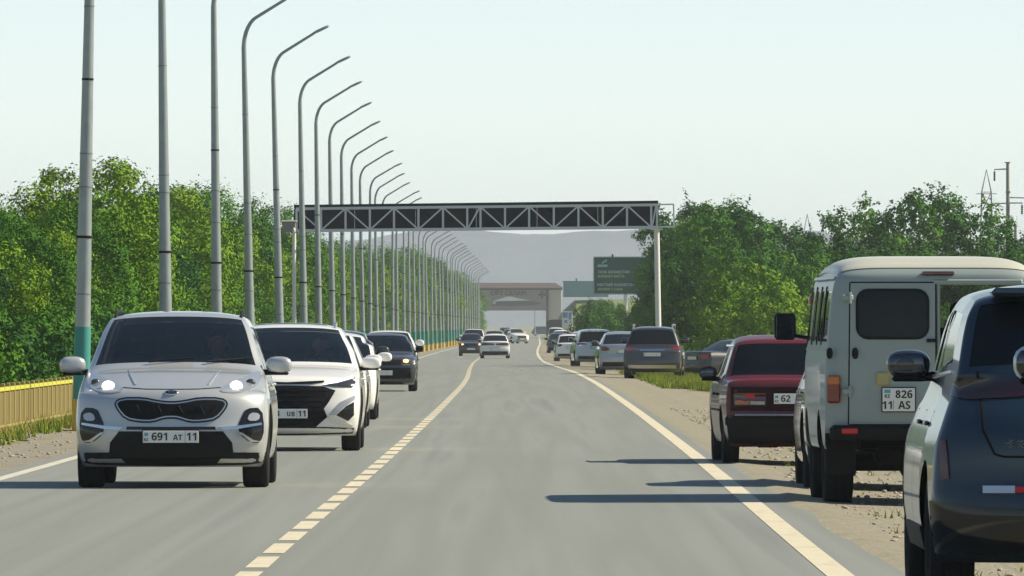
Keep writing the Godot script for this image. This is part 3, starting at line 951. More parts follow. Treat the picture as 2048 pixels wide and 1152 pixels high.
func slab(poly: Array, thick: float, z0 := 0.0) -> ArrayMesh:
	var b := MB.new()
	var p := tidy(poly)
	var ix := Geometry2D.triangulate_polygon(p)
	for i in range(0, ix.size(), 3):
		var a := p[ix[i]]; var c := p[ix[i + 1]]; var e := p[ix[i + 2]]
		b.flat(Vector3(a.x, a.y, z0 + thick), Vector3(c.x, c.y, z0 + thick), Vector3(e.x, e.y, z0 + thick), Vector3.BACK)
		b.flat(Vector3(a.x, a.y, z0), Vector3(c.x, c.y, z0), Vector3(e.x, e.y, z0), Vector3.FORWARD)
	for i in p.size():
		var a := p[i]; var c := p[(i + 1) % p.size()]
		b.quad(Vector3(a.x, a.y, z0), Vector3(c.x, c.y, z0), Vector3(c.x, c.y, z0 + thick), Vector3(a.x, a.y, z0 + thick), Vector3((c - a).y, -(c - a).x, 0))
	return b.done()

# ---------------------------------------------------------------- sign gantry seen from behind
func build_gantry() -> void:
	var d := 340.0; var k := d / F
	var g := thing("sign_gantry", "steel truss gantry with dark sign panels seen from behind, spanning the road", "gantry", Vector3(X(1313, d), ground_y(X(1313, d), d), -d))
	var base := g.position.y
	var pt := func(px: float, py: float, z: float) -> Vector3: return Vector3((px - 1313.0) * k, Y(py, d) - base, z)
	var top := func(px: float) -> float: return lerpf(417.5, 409.5, (px - 593.0) / 721.0)
	var bot := func(px: float) -> float: return lerpf(461.5, 454.5, (px - 593.0) / 721.0)
	var vs := [593.0, 642.0, 691.0, 739.7, 788.0, 836.9, 886.0, 934.5, 961.0, 1010.0, 1058.3, 1107.6, 1156.8, 1205.6, 1254.0, 1302.4, 1314.0]
	for z in [0.0, -0.5]:
		var ch := MB.new()
		ch.bar(pt.call(592, top.call(592.0), z), pt.call(1316, top.call(1316.0), z), 0.10, 0.085)
		obj("top_chord", ch.done(), M.truss, g)
		var cb := MB.new()
		cb.bar(pt.call(592, bot.call(592.0), z), pt.call(1316, bot.call(1316.0), z), 0.11, 0.10)
		obj("bottom_chord", cb.done(), M.truss, g)
	for i in vs.size():
		var a := MB.new()
		a.bar(pt.call(vs[i], top.call(vs[i]), 0.004), pt.call(vs[i], bot.call(vs[i]), 0.004), 0.07, 0.07)
		a.bar(pt.call(vs[i], bot.call(vs[i]), 0.004), pt.call(vs[i], bot.call(vs[i]), -0.5), 0.06, 0.06)
		obj("upright", a.done(), M.truss, g)
		if i < vs.size() - 1:
			var x0: float = vs[i]; var x1: float = vs[i + 1]
			var down := i % 2 == 0
			if i == 7: down = false
			elif i >= 8: down = i % 2 == 0
			var c := MB.new()
			if down: c.bar(pt.call(x0 + 2.0, top.call(x0) + 2.0, 0.008), pt.call(x1 - 2.0, bot.call(x1) - 2.0, 0.008), 0.05, 0.05)
			else: c.bar(pt.call(x0 + 2.0, bot.call(x0) - 2.0, 0.008), pt.call(x1 - 2.0, top.call(x1) + 2.0, 0.008), 0.05, 0.05)
			obj("diagonal", c.done(), M.truss, g)
	# sign panels fixed to the far side
	for i in 6:
		var p0 := lerpf(587.0, 1318.0, i / 6.0); var p1 := lerpf(587.0, 1318.0, (i + 1) / 6.0) - 0.25
		var m := MB.new()
		var a: Vector3 = pt.call(p0, top.call(p0) + 1.0, 0); var b2: Vector3 = pt.call(p1, bot.call(p1) - 1.0, 0)
		m.box(Vector3((a.x + b2.x) * 0.5, (a.y + b2.y) * 0.5, -0.62), Vector3(b2.x - a.x, a.y - b2.y, 0.06), 0.01)
		obj("sign_panel", m.done(), M.panel, g)
	# service rail along the top
	var rl := MB.new()
	rl.bar(pt.call(587, 411.5, -0.58), pt.call(1317, 403.0, -0.58), 0.06, 0.075)
	rl.bar(pt.call(587, 415.0, -0.58), pt.call(1317, 406.6, -0.58), 0.05, 0.06)
	obj("top_rail", rl.done(), M.panel, g)
	for i in 20:
		var px := lerpf(590.0, 1315.0, i / 19.0)
		var yy := lerpf(411.5, 403.0, i / 19.0)
		var m := MB.new()
		m.bar(pt.call(px, yy - 0.5, -0.58), pt.call(px, yy + 7.0, -0.58), 0.05, 0.05)
		obj("rail_post", m.done(), M.panel, g)
	# open frame past the post
	var ef := MB.new()
	for s in [[1316, 409.3, 1347, 408.4], [1316, 454.0, 1348, 453.2], [1347, 408.4, 1348, 453.2]]:
		ef.bar(pt.call(s[0], s[1], 0.0), pt.call(s[2], s[3], 0.0), 0.05, 0.05)
	obj("end_frame", ef.done(), M.white_steel, g)
	# posts
	var p1 := MB.new()
	p1.tube([Vector3(0.10, -0.3, -0.22), pt.call(1313.5, 458, -0.22)], [0.10, 0.095], 16)
	p1.box(pt.call(1313.5, 458.3, -0.22), Vector3(0.42, 0.04, 0.5), 0.01)
	obj("post", p1.done(), M.white_steel, g)
	var p2 := MB.new()
	var lx := X(588.0, d) - g.position.x
	p2.tube([Vector3(lx, -0.3, -0.22), Vector3(lx, pt.call(0, 463, 0).y, -0.22)], [0.075, 0.065], 14)
	obj("post", p2.done(), M.white_steel, g)
	var cb2 := MB.new()
	cb2.box(pt.call(578.5, 454.5, 0.1), Vector3(0.47, 0.36, 0.5), 0.03)
	var cab := obj("cabinet", cb2.done(), mat(Color(0.20, 0.21, 0.19), 0.6), g)
	var lid := MB.new()
	lid.box(pt.call(579.0, 442.5, 0.1), Vector3(0.54, 0.05, 0.58), 0.015)
	obj("lid", lid.done(), M.white_steel, cab)
	var lamp := MB.new()
	lamp.blob(pt.call(588.5, 461.0, 0.42), Vector3(0.05, 0.09, 0.08), 2.5, 12, 8)
	obj("camera_head", lamp.done(), M.white_steel, g)

# ---------------------------------------------------------------- lamp posts
func build_lamps() -> void:
	M.galvan_dark = mat(Color(0.16, 0.175, 0.18), 0.6)
	var shaft := MB.new(); var arm := MB.new(); var head := MB.new(); var band := MB.new(); var foot := MB.new()
	shaft.tube([Vector3(0, -0.2, 0), Vector3(0, 1.55, 0), Vector3(0, 5, 0), Vector3(0, 8.2, 0)], [0.125, 0.115, 0.085, 0.058], 18)
	var ap := []; var ar := []
	for i in 12:
		var a := i / 11.0 * deg_to_rad(66.0)
		ap.append(Vector3(0.62 * (1.0 - cos(a)) * 0.75, 8.15 + 0.78 * sin(a), 0)); ar.append(lerpf(0.055, 0.04, i / 11.0))
	ap.append(Vector3(1.12, 9.36, 0)); ar.append(0.034)
	arm.tube(ap, ar, 12)
	head.blob(Vector3(1.30, 9.45, 0), Vector3(0.26, 0.04, 0.10), 3.0, 16, 8, Basis(Vector3.BACK, 0.42))
	band.tube([Vector3(0, 0.48, 0), Vector3(0, 1.55, 0)], [0.128, 0.121], 18)
	foot.tube([Vector3(0, -0.2, 0), Vector3(0, 0.48, 0)], [0.135, 0.132], 18)
	var ring := MB.new()
	ring.tube([Vector3(0, 2.86, 0), Vector3(0, 2.90, 0)], [0.112, 0.112], 18)
	var ring2 := MB.new()
	ring2.tube([Vector3(0, 5.2, 0), Vector3(0, 5.23, 0)], [0.089, 0.089], 18)
	var ms := [shaft.done(), arm.done(), head.done(), band.done(), foot.done(), ring.done(), ring2.done()]
	var lean := [0.020, -0.012, -0.010, -0.022, -0.026, -0.018, -0.014, -0.016, -0.012, -0.014]
	var note := ["nearest tall grey lamp post, behind the silver SUV's mirror", "grey lamp post above the silver SUV's roof", "grey lamp post above the bright edge of the silver SUV", "grey lamp post above the gap between the first two oncoming cars", "grey lamp post with the camera cabinet just beyond it", "grey lamp post crossing the gantry's left end", "grey lamp post crossing the gantry, last one in front of it"]
	for i in 40:
		var d := 148.0 + 29.6 * i
		if i > 30: d = 148.0 + 29.6 * 30 + (i - 30) * 42.0
		var x := mid(d) - (5.03 if i == 0 else 4.82) + rng.randf_range(-0.06, 0.06)
		var label: String = note[i] if i < note.size() else "grey lamp post, %s in the row counted from the nearest" % ordinal(i + 1)
		var t := thing("lamp_post", label, "lamp post", on_ground(x, d), rng.randf_range(-0.05, 0.05), "lamp posts in a row along the road")
		t.rotation.z = -(lean[i] if i < lean.size() else rng.randf_range(-0.02, 0.004))
		obj("shaft", ms[0], M.galvan, t)
		var a := obj("arm", ms[1], M.galvan, t)
		obj("lamp_head", ms[2], M.galvan, a)
		obj("painted_band", ms[3], M.teal, t)
		obj("painted_foot", ms[4], M.yellow, t)
		obj("strap", ms[5], M.underbody, t)
		if i % 2 == 0: obj("strap", ms[6], M.underbody, t)
		if i < 6:
			for q in [[2.15, 0.117], [3.9, 0.104], [4.35, 0.098], [6.3, 0.08]]:
				var rb := MB.new()
				var yy: float = q[0] + rng.randf_range(-0.3, 0.3)
				rb.tube([Vector3(0, yy, 0), Vector3(0, yy + 0.018, 0)], [q[1], q[1]], 14)
				obj("strap", rb.done(), M.galvan_dark, t)

# ---------------------------------------------------------------- low yellow fence
func build_fence() -> void:
	var f := thing("low_fence", "low yellow picket fence with bright top rail along the verge", "fence", on_ground(mid(140) - 5.75, 140.0))
	var o := f.position
	var u := -5.75
	var pk := MB.new()
	pk.box(Vector3(0, 0.32, 0), Vector3(0.035, 0.62, 0.03), 0.006)
	var pm := pk.done()
	var ps := MB.new()
	ps.box(Vector3(0, 0.33, 0), Vector3(0.06, 0.86, 0.06), 0.01)
	var psm := ps.done()
	var d := 128.0
	var k := 0
	while d < 184.0:
		var at := on_ground(mid(d) + u, d) - o
		if k % 7 == 0:
			var p := obj("post", psm, M.fence, f)
			p.position = at
			var nx := on_ground(mid(d + 1.4) + u, d + 1.4) - o
			for h in [0.68, 0.16]:
				var r := MB.new()
				r.bar(at + Vector3(0, h, 0.0), nx + Vector3(0, h, 0.0), 0.05, 0.055 if h > 0.5 else 0.035)
				obj("rail", r.done(), M.fence_top if h > 0.5 else M.fence, f)
		else:
			var p := obj("picket", pm, M.fence, f)
			p.position = at
		d += 0.2
		k += 1

# ---------------------------------------------------------------- billboard, road signs, pylons, poles
func build_signs() -> void:
	var d := 810.0; var k := d / F
	var base := on_ground(X(1251, d), d)
	var b := thing("billboard", "large dark green billboard on one white post, half hidden by trees", "billboard", base)
	var P := func(px: float, py: float, z: float) -> Vector3: return Vector3((px - 1251.0) * k, Y(py, d) - base.y, z)
	var gm := mat(Color(0.004, 0.085, 0.068), 0.6)
	gm.albedo_texture = noise_tex(91, 0.006, [Color(0.7, 0.8, 0.9), Color(1, 1, 1), Color(0.9, 1.3, 1.2)], 256)
	gm.uv1_triplanar = true; gm.uv1_scale = Vector3(0.12, 0.12, 0.12)
	var m := MB.new()
	var c: Vector3 = P.call(1258, 551, 0)
	m.box(c, Vector3(140 * k, 73 * k, 0.2), 0.02)
	gm.metallic_specular = 0.2
	obj("board", m.done(), gm, b)
	var fr := MB.new()
	for s in [[Vector3(0, 36.9 * k, 0), Vector3(141 * k, 0.09, 0.26)], [Vector3(0, -36.9 * k, 0), Vector3(141 * k, 0.09, 0.26)], [Vector3(-70.4 * k, 0, 0), Vector3(0.09, 74 * k, 0.262)], [Vector3(70.4 * k, 0, 0), Vector3(0.09, 74 * k, 0.262)]]:
		fr.box(c + s[0], s[1], 0.01)
	obj("frame", fr.done(), mat(Color(0.22, 0.30, 0.29), 0.5), b)
	var po := MB.new()
	po.tube([Vector3(0, -0.3, -0.1), P.call(1251, 588, -0.1)], [0.16, 0.15], 14)
	obj("post", po.done(), M.white_steel, b)
	var lm := MB.new()
	lm.box(P.call(1225, 511.5, 0.1), Vector3(0.14, 0.26, 0.3), 0.03)
	obj("lamp", lm.done(), M.underbody, b)
	var wt := mat(Color(0.42, 0.55, 0.52), 0.6); var yt := mat(Color(0.42, 0.50, 0.22), 0.6)
	for a in [["ТАЗА ҚАЗАҚСТАН", 5.4, 1227.5, 544.0, wt], ["ӨЗІҢНЕН БАСТА", 5.0, 1222.0, 552.5, yt], ["ЧИСТЫЙ КАЗАХСТАН", 5.4, 1232.5, 569.5, wt], ["НАЧНИ С СЕБЯ", 5.0, 1220.5, 578.5, yt]]:
		text_kz("lettering", a[0], a[1] * k, a[4], b, P.call(a[2], a[3], 0.11), 0.03)
	# leaf-shaped mark in the corner and its caption bar
	var mk := MB.new()
	mk.blob(P.call(1206.5, 524.5, 0.11), Vector3(4.2 * k, 2.0 * k, 0.03), 2.0, 14, 6, Basis(Vector3.BACK, 0.7))
	mk.blob(P.call(1211.5, 521.5, 0.11), Vector3(3.6 * k, 1.8 * k, 0.03), 2.0, 14, 6, Basis(Vector3.BACK, 1.0))
	mk.box(P.call(1205, 531.5, 0.11), Vector3(20 * k, 5.0 * k, 0.04), 0.01)
	obj("emblem", mk.done(), mat(Color(0.25, 0.42, 0.42), 0.6), b)
	# blue and white board and a round sign near the gate
	var d2 := 1150.0; var k2 := d2 / F
	var s1 := thing("information_board", "small blue and white information board on two posts by the far shoulder", "sign", on_ground(X(1134.5, d2), d2))
	var y1 := Y(639, d2) - s1.position.y
	var q := MB.new()
	q.box(Vector3(0, y1, 0), Vector3(21 * k2, 32 * k2, 0.08), 0.02)
	obj("board", q.done(), M.white_steel, s1)
	var bl := mat(Color(0.10, 0.24, 0.50), 0.5)
	for r in [[-4.0, -9.0, 10.0, 11.0], [5.5, -7.0, 6.0, 14.0], [-3.0, 4.0, 6.0, 6.0]]:
		var z := MB.new()
		z.box(Vector3(r[0] * k2, y1 - r[1] * k2, 0.05), Vector3(r[2] * k2, r[3] * k2, 0.02), 0.004)
		obj("printed_panel", z.done(), bl, s1)
	for sx in [-8.0, 8.0]:
		var z := MB.new()
		z.tube([Vector3(sx * k2, -0.2, -0.08), Vector3(sx * k2, y1 + 0.5, -0.08)], [0.05, 0.05], 8)
		obj("post", z.done(), M.galvan, s1)
	var d3 := 980.0; var k3 := d3 / F
	var s2 := thing("round_sign", "round olive sign disc on two white legs behind the parked cars", "sign", on_ground(X(1164, d3), d3))
	var y2 := Y(641, d3) - s2.position.y
	var disc := []
	for i in 24: disc.append(Vector2(cos(TAU * i / 24) * 11.5 * k3, y2 + sin(TAU * i / 24) * 10.0 * k3))
	obj("disc", slab(disc, 0.06), mat(Color(0.19, 0.20, 0.06), 0.7), s2)
	var inner := []
	for i in 24: inner.append(Vector2(cos(TAU * i / 24) * 6.5 * k3, y2 + sin(TAU * i / 24) * 5.5 * k3))
	obj("inner_disc", slab(inner, 0.02, 0.062), mat(Color(0.30, 0.30, 0.05), 0.7), s2)
	for sx in [-6.0, 6.0]:
		var z := MB.new()
		z.tube([Vector3(sx * k3, -0.2, -0.06), Vector3(sx * k3, y2 + 0.2, -0.06)], [0.06, 0.06], 8)
		obj("leg", z.done(), M.white_steel, s2)
	# dark red kiosk under the billboard
	var d4 := 700.0
	var ks := thing("kiosk", "dark brown hut in the shade below the billboard", "hut", on_ground(X(1268, d4), d4))
	var br := mat(Color(0.03, 0.016, 0.014), 0.8)
	for i in 6:
		var z := MB.new()
		z.box(Vector3((i - 2.5) * 0.3, 0.95, 0.75), Vector3(0.29, 1.9, 0.05), 0.008)
		obj("wall_board", z.done(), br, ks)
	var z2 := MB.new()
	z2.box(Vector3(0, 0.94, 0), Vector3(1.76, 1.88, 1.44), 0.02)
	obj("wall", z2.done(), br, ks)
	var z3 := MB.new()
	z3.box(Vector3(0, 1.96, 0), Vector3(2.1, 0.1, 1.8), 0.02)
	obj("roof", z3.done(), M.underbody, ks)
	# concrete power pole with insulator arms
	var d5 := 520.0; var k5 := d5 / F
	var pb := on_ground(X(2017, d5), d5)
	var pw := thing("power_pole", "concrete power pole with insulator arms at the right edge", "power pole", pb)
	var Q := func(px: float, py: float, z: float) -> Vector3: return Vector3((px - 2017.0) * k5, Y(py, d5) - pb.y, z)
	var conc := mat(Color(0.26, 0.26, 0.24), 0.85)
	var sh := MB.new()
	sh.tube([Vector3(0, -0.3, 0), Q.call(2015.5, 324, 0)], [0.14, 0.085], 12)
	sh.box(Q.call(2015, 325, 0), Vector3(0.28, 0.06, 0.2), 0.01)
	sh.box(Q.call(2016, 384, 0), Vector3(0.24, 0.1, 0.24), 0.01)
	obj("shaft", sh.done(), conc, pw)
	for a in [[2014, 338, 1989, 339], [2018, 395, 2060, 396], [2018, 406, 1984, 408], [2018, 406, 2045, 406]]:
		var am := MB.new()
		am.tube([Q.call(a[0], a[1], 0.0), Q.call(a[2], a[3], 0.0)], [0.035, 0.03], 8)
		obj("arm", am.done(), M.galvan, pw)
	for a in [[1989, 339], [2044, 406], [2058, 396]]:
		var ins := MB.new()
		for i in 5: ins.blob(Q.call(a[0], a[1] + 6.0 + i * 3.6, 0), Vector3(0.062, 0.045, 0.062), 2.0, 10, 6)
		ins.tube([Q.call(a[0], a[1], 0), Q.call(a[0], a[1] + 24.0, 0)], [0.015, 0.015], 6)
		obj("insulator", ins.done(), M.underbody, pw)
	# second shorter pole with steps behind it
	var pl := thing("short_pole", "short pole with climbing steps beside the power pole", "pole", on_ground(X(2031, 560), 560.0))
	var s5 := MB.new()
	s5.tube([Vector3(0, -0.2, 0), Vector3(0, Y(449, 560) - pl.position.y, 0)], [0.12, 0.09], 10)
	obj("shaft", s5.done(), conc, pl)
	for i in 8:
		var st := MB.new()
		st.tube([Vector3(-0.28, 3.0 + i * 0.42, 0), Vector3(0, 3.0 + i * 0.42, 0)], [0.02, 0.02], 6)
		obj("step", st.done(), M.galvan, pl)
	# lattice pylons
	for a in [[1973.0, 339.0, 1150.0, 19.0, "tall lattice pylon beside the concrete power pole"], [1614.5, 428.0, 2100.0, 17.0, "taller of the two distant lattice pylons above the trees"], [1602.5, 445.0, 2500.0, 13.0, "shorter of the two distant lattice pylons above the trees"]]:
		_pylon(a[0], a[1], a[2], a[3], a[4])

func _pylon(px: float, py: float, d: float, wide: float, label: String) -> void:
	var k := d / F
	var at := on_ground(X(px, d), d)
	var t := thing("lattice_pylon", label, "pylon", at, 0.0, "lattice pylons beyond the trees")
	var H := Y(py, d) - at.y
	var w0 := wide * k * 0.5
	var st := mat(Color(0.20, 0.21, 0.22), 0.6, 0.3)
	var waist := H - 45.0 * k
	var r := 0.055 if d < 1500.0 else 0.10
	for sx in [-1.0, 1.0]:
		for sz in [-1.0, 1.0]:
			var m := MB.new()
			m.tube([Vector3(sx * w0 * 1.9, -0.3, sz * w0 * 1.9), Vector3(sx * w0, waist, sz * w0), Vector3(0, H, 0)], [r, r, r * 0.7], 6)
			obj("leg", m.done(), st, t)
	for y in [waist, waist * 0.86, waist * 0.72, waist * 0.58, waist * 0.44]:
		var ww := lerpf(w0 * 1.9, w0, y / waist)
		var w2 := lerpf(w0 * 1.9, w0, (y - waist * 0.14) / waist)
		for s in [[-1, -1, 1, -1], [-1, 1, 1, 1]]:
			var m := MB.new()
			m.tube([Vector3(s[0] * ww, y, s[1] * ww), Vector3(s[2] * ww, y, s[3] * ww)], [r * 0.6, r * 0.6], 5)
			m.tube([Vector3(s[0] * ww, y, s[1] * ww), Vector3(s[2] * w2, y - waist * 0.14, s[3] * w2)], [r * 0.5, r * 0.5], 5)
			m.tube([Vector3(s[2] * ww, y, s[3] * ww), Vector3(s[0] * w2, y - waist * 0.14, s[1] * w2)], [r * 0.5, r * 0.5], 5)
			obj("lattice", m.done(), st, t)
	var ca := MB.new()
	ca.tube([Vector3(-w0 * 2.2, waist - 0.2, 0), Vector3(w0 * 2.2, waist - 0.2, 0)], [r * 0.8, r * 0.8], 6)
	obj("cross_arm", ca.done(), st, t)
# ---------------------------------------------------------------- trees and plants
# o: h height, r crown radius, low (crown base), clumps, leaf size, open (0..1 how gappy), cols: leaf colours (linear), lean
func tree_mesh(sd: int, o: Dictionary) -> Array:
	var g := RandomNumberGenerator.new()
	g.seed = sd
	var H: float = o.h; var R: float = o.r; var low: float = o.low
	var wood := MB.new()
	var lv := PackedVector3Array(); var ln := PackedVector3Array(); var lc := PackedColorArray()
	var lean := Vector3(g.randf_range(-0.3, 0.3), 0, g.randf_range(-0.2, 0.2))
	var spine := func(y: float) -> Vector3: return lean * (y / H) + Vector3(sin(y * 1.3 + sd) * 0.08, y, cos(y * 1.1 + sd) * 0.08)
	var tp := []; var tr := []
	for i in 9:
		var y := H * 0.86 * i / 8.0
		tp.append(spine.call(y)); tr.append(lerpf(0.02 * H + 0.03, 0.015, pow(i / 8.0, 0.8)))
	tp[0].y = -0.15
	wood.tube(tp, tr, 8)
	var nz := FastNoiseLite.new()
	nz.seed = sd; nz.frequency = 0.35
	var cols: Array = o.cols
	var n: int = o.clumps
	for i in n:
		# golden-angle spread over the crown's height and depth, pushed outwards, uneven outline
		var v := (i + 0.5) / n
		var y := lerpf(low, H * 0.97, pow(v, 0.9))
		var a := i * 2.399963 + g.randf_range(-0.4, 0.4)
		var yy := (y - low) / (H - low)
		var prof: float = sqrt(maxf(0.02, 1.0 - pow(absf(yy - 0.42) / 0.60, 2.2))) if not o.has("column") else lerpf(0.75, 0.35, yy)
		var out := R * prof * (0.5 + 0.5 * sqrt(g.randf())) * (1.0 + 0.9 * nz.get_noise_2d(cos(a) * 3.0 + sd, y * 1.2))
		var c: Vector3 = spine.call(y) + Vector3(cos(a) * out, g.randf_range(-0.2, 0.2), sin(a) * out)
		if i % 3 == 0 and out > 0.4:
			var y0 := maxf(0.3, y - out * g.randf_range(0.6, 1.1))
			var s0: Vector3 = spine.call(minf(y0, H * 0.8))
			wood.tube([s0, s0.lerp(c, 0.5) + Vector3(0, 0.12, 0), c], [0.012 * H * 0.45, 0.018, 0.008], 5, false)
		var tint: Color = cols[g.randi() % cols.size()]
		var cr: float = o.clump * g.randf_range(0.7, 1.25)
		var twigs: int = o.twigs
		for t in twigs:
			# a spray of leaves on the clump's outside
			var dir := (Vector3(g.randfn(), g.randfn(), g.randfn()).normalized() + Vector3(cos(a) * 0.35, 0.25, sin(a) * 0.35)).normalized()
			var s0: Vector3 = c + dir * cr * g.randf_range(0.55, 0.85)
			var run := (dir + Vector3(g.randfn(), g.randfn() - 0.25, g.randfn()) * 0.5).normalized() * cr * g.randf_range(0.3, 0.62)
			var per: int = o.per
			for k in per:
				var f := (k + g.randf()) / per
				var q: Vector3 = s0 + run * f + Vector3(g.randfn(), g.randfn(), g.randfn()) * 0.075 * cr
				_leaf(lv, ln, lc, g, q, run, (q - c).normalized() * 1.3 + Vector3(0, 0.35, 0), o.leaf * g.randf_range(0.65, 1.3), tint * g.randf_range(0.88, 1.12))
		# long shoots that stand out of the crown
		if yy > 0.35 and i % 2 == 0:
			var sdir := (Vector3(cos(a) * 0.5, 0.75, sin(a) * 0.5) + Vector3(g.randfn(), g.randfn(), g.randfn()) * 0.3).normalized()
			var sl := g.randf_range(0.4, 0.95) * (0.5 + 0.6 * yy)
			for k in 26:
				var f := (k + g.randf()) / 26.0
				var q2: Vector3 = c + sdir * (cr * 0.5 + sl * f) + Vector3(g.randfn(), g.randfn(), g.randfn()) * 0.06 * (1.15 - f)
				_leaf(lv, ln, lc, g, q2, sdir, Vector3(g.randfn(), 1.0, g.randfn()), o.leaf * g.randf_range(0.7, 1.2), tint * g.randf_range(0.85, 1.15))
	var b := MB.new()
	b.v = lv; b.n = ln; b.c = lc; b.use_c = true
	return [wood.done(), b.done()]

func _leaf(lv: PackedVector3Array, ln: PackedVector3Array, lc: PackedColorArray, g: RandomNumberGenerator, q: Vector3, along: Vector3, facing: Vector3, ls: float, cc: Color) -> void:
	var nn := (facing + Vector3(g.randfn(), g.randfn(), g.randfn()) * 0.55).normalized()
	var ax := (along + Vector3(g.randfn(), g.randfn() - 0.3, g.randfn()) * 0.7)
	ax = (ax - nn * ax.dot(nn)).normalized()
	var sd := ax.cross(nn)
	var h := ax * ls * 0.5
	var B := q + h + sd * ls * 0.36; var C := q + h * 2.0 - nn * ls * 0.12; var D := q + h - sd * ls * 0.36
	var n1 := (C - q).cross(B - q).normalized(); var n2 := (D - q).cross(C - q).normalized()
	cc.a = 1.0
	lv.push_back(q); lv.push_back(B); lv.push_back(C); lv.push_back(q); lv.push_back(C); lv.push_back(D)
	ln.push_back(n1); ln.push_back(n1); ln.push_back(n1); ln.push_back(n2); ln.push_back(n2); ln.push_back(n2)
	for k in 6: lc.push_back(cc)

func build_trees() -> void:
	var bark := mat(Color(0.10, 0.085, 0.065), 0.95)
	bark.albedo_texture = noise_tex(55, 0.05, [Color(0.5, 0.5, 0.5), Color(1, 1, 1)], 128)
	bark.uv1_triplanar = true; bark.uv1_scale = Vector3(2, 0.6, 2)
	var leafm := StandardMaterial3D.new()
	leafm.vertex_color_use_as_albedo = true
	leafm.roughness = 0.7
	leafm.metallic_specular = 0.2
	leafm.backlight_enabled = true
	leafm.backlight = Color(0.26, 0.30, 0.06)
	M.leaf = leafm
	M.bark = bark
	var light := [Color(0.120, 0.235, 0.014), Color(0.095, 0.205, 0.014), Color(0.150, 0.265, 0.016)]
	var elm := [Color(0.060, 0.170, 0.016), Color(0.078, 0.195, 0.018), Color(0.045, 0.138, 0.016)]
	var deep := [Color(0.030, 0.108, 0.018), Color(0.042, 0.130, 0.018), Color(0.026, 0.090, 0.020)]
	var broad := [Color(0.042, 0.128, 0.020), Color(0.058, 0.160, 0.022), Color(0.084, 0.200, 0.020), Color(0.034, 0.108, 0.024)]
	var kinds := []
	for i in 4: kinds.append(tree_mesh(101 + i * 17, {"h": 6.0, "r": 2.4, "low": 0.6, "clumps": 26, "clump": 0.80, "twigs": 78, "per": 13, "leaf": 0.10, "cols": [light, elm, deep, elm + light][i]}))     # 0-3 roadside elms
	for i in 3: kinds.append(tree_mesh(301 + i * 17, {"h": 7.0, "r": 2.3, "low": 0.7, "clumps": 26, "clump": 0.80, "twigs": 64, "per": 11, "leaf": 0.135, "cols": broad}))   # 4-6 broad-leaved
	for i in 3: kinds.append(tree_mesh(501 + i * 17, {"h": 6.5, "r": 2.2, "low": 1.3, "clumps": 24, "clump": 0.58, "twigs": 28, "per": 10, "leaf": 0.13, "cols": broad}))   # 7-9 open-crowned
	kinds.append(tree_mesh(701, {"h": 3.0, "r": 1.5, "low": 0.2, "clumps": 18, "clump": 0.55, "twigs": 44, "per": 11, "leaf": 0.11, "cols": light}))                       # 10 shrub, sunlight put into its leaf colours
	for i in 2: kinds.append(tree_mesh(801 + i * 17, {"h": 2.2, "r": 1.4, "low": 0.15, "clumps": 18, "clump": 0.50, "twigs": 44, "per": 11, "leaf": 0.10, "cols": elm + broad})) # 11-12 bushes
	kinds.append(tree_mesh(901, {"h": 7.0, "r": 1.1, "low": 0.8, "clumps": 26, "clump": 0.48, "twigs": 36, "per": 10, "leaf": 0.125, "cols": broad, "column": 1}))            # 13 slim
	var g := RandomNumberGenerator.new()
	g.seed = 77
	var put := func(called: String, kind: int, x: float, d: float, h: float, label: String, group: String, sink := 0.05) -> void:
		var base_h: float = [6.0, 6.0, 6.0, 6.0, 7.0, 7.0, 7.0, 6.5, 6.5, 6.5, 3.0, 2.2, 2.2, 7.0][kind]
		var t := thing(called, label, "shrub" if kind in [10, 11, 12] else "tree", on_ground(x, d) - Vector3(0, sink, 0), g.randf() * TAU, group)
		var s := h / base_h
		t.scale = Vector3(s * g.randf_range(0.92, 1.1), s, s * g.randf_range(0.92, 1.1))
		obj("trunk", kinds[kind][0], bark, t)
		obj("crown", kinds[kind][1], leafm, t)
	# row along the left verge: x measured in photograph columns so that the treetops keep the row's outline
	var outline := [[-120, 4.4], [0, 4.5], [90, 4.7], [200, 5.6], [260, 5.3], [350, 6.0], [450, 6.4], [540, 6.5], [600, 6.3], [700, 5.8], [780, 7.0], [840, 7.4], [880, 7.2], [940, 6.6]]
	var d := 158.0
	var i := 0
	var n_front := 0; var n_rear := 0; var n_bush := 0
	while d < 1760.0:
		var x := mid(d) - lerpf(8.6, 9.0, smoothstep(450.0, 900.0, d)) - g.randf_range(0.0, 1.4)
		var px := 1024.0 + x * F / d
		var far := lerpf(1.0, 1.28, smoothstep(430.0, 900.0, d))
		if not (d < 430.0 and i % 3 == 1):
			n_front += 1
			put.call("elm_tree", [0, 1, 3, 2, 1, 0, 2][i % 7], x, d, lerp_table(outline, px) * far * g.randf_range(0.66, 0.98), "dense green elm in the front rank by the road, %s from the fence" % ordinal(n_front), "elms along the verge")
		if i % 2 == 0 or d < 420.0:
			var x2 := x - g.randf_range(2.2, 3.6)
			n_rear += 1
			put.call("elm_tree", [2, 1, 2, 3, 2][i % 5], x2, d + 4.0, lerp_table(outline, 1024.0 + x2 * F / d) * far * g.randf_range(0.72, 1.04), "elm in the rear rank away from the road, %s from the fence" % ordinal(n_rear), "elms along the verge")
		if d < 330.0:
			n_bush += 1
			put.call("bush", 11 + i % 2, x + 1.35, d + 2.0, g.randf_range(1.2, 2.0), "low green bush at the foot of the elms, %s from the fence" % ordinal(n_bush), "bushes under the elms")
		i += 1
		d += 6.4 if d < 330.0 else (9.0 if d < 600.0 else 13.5)
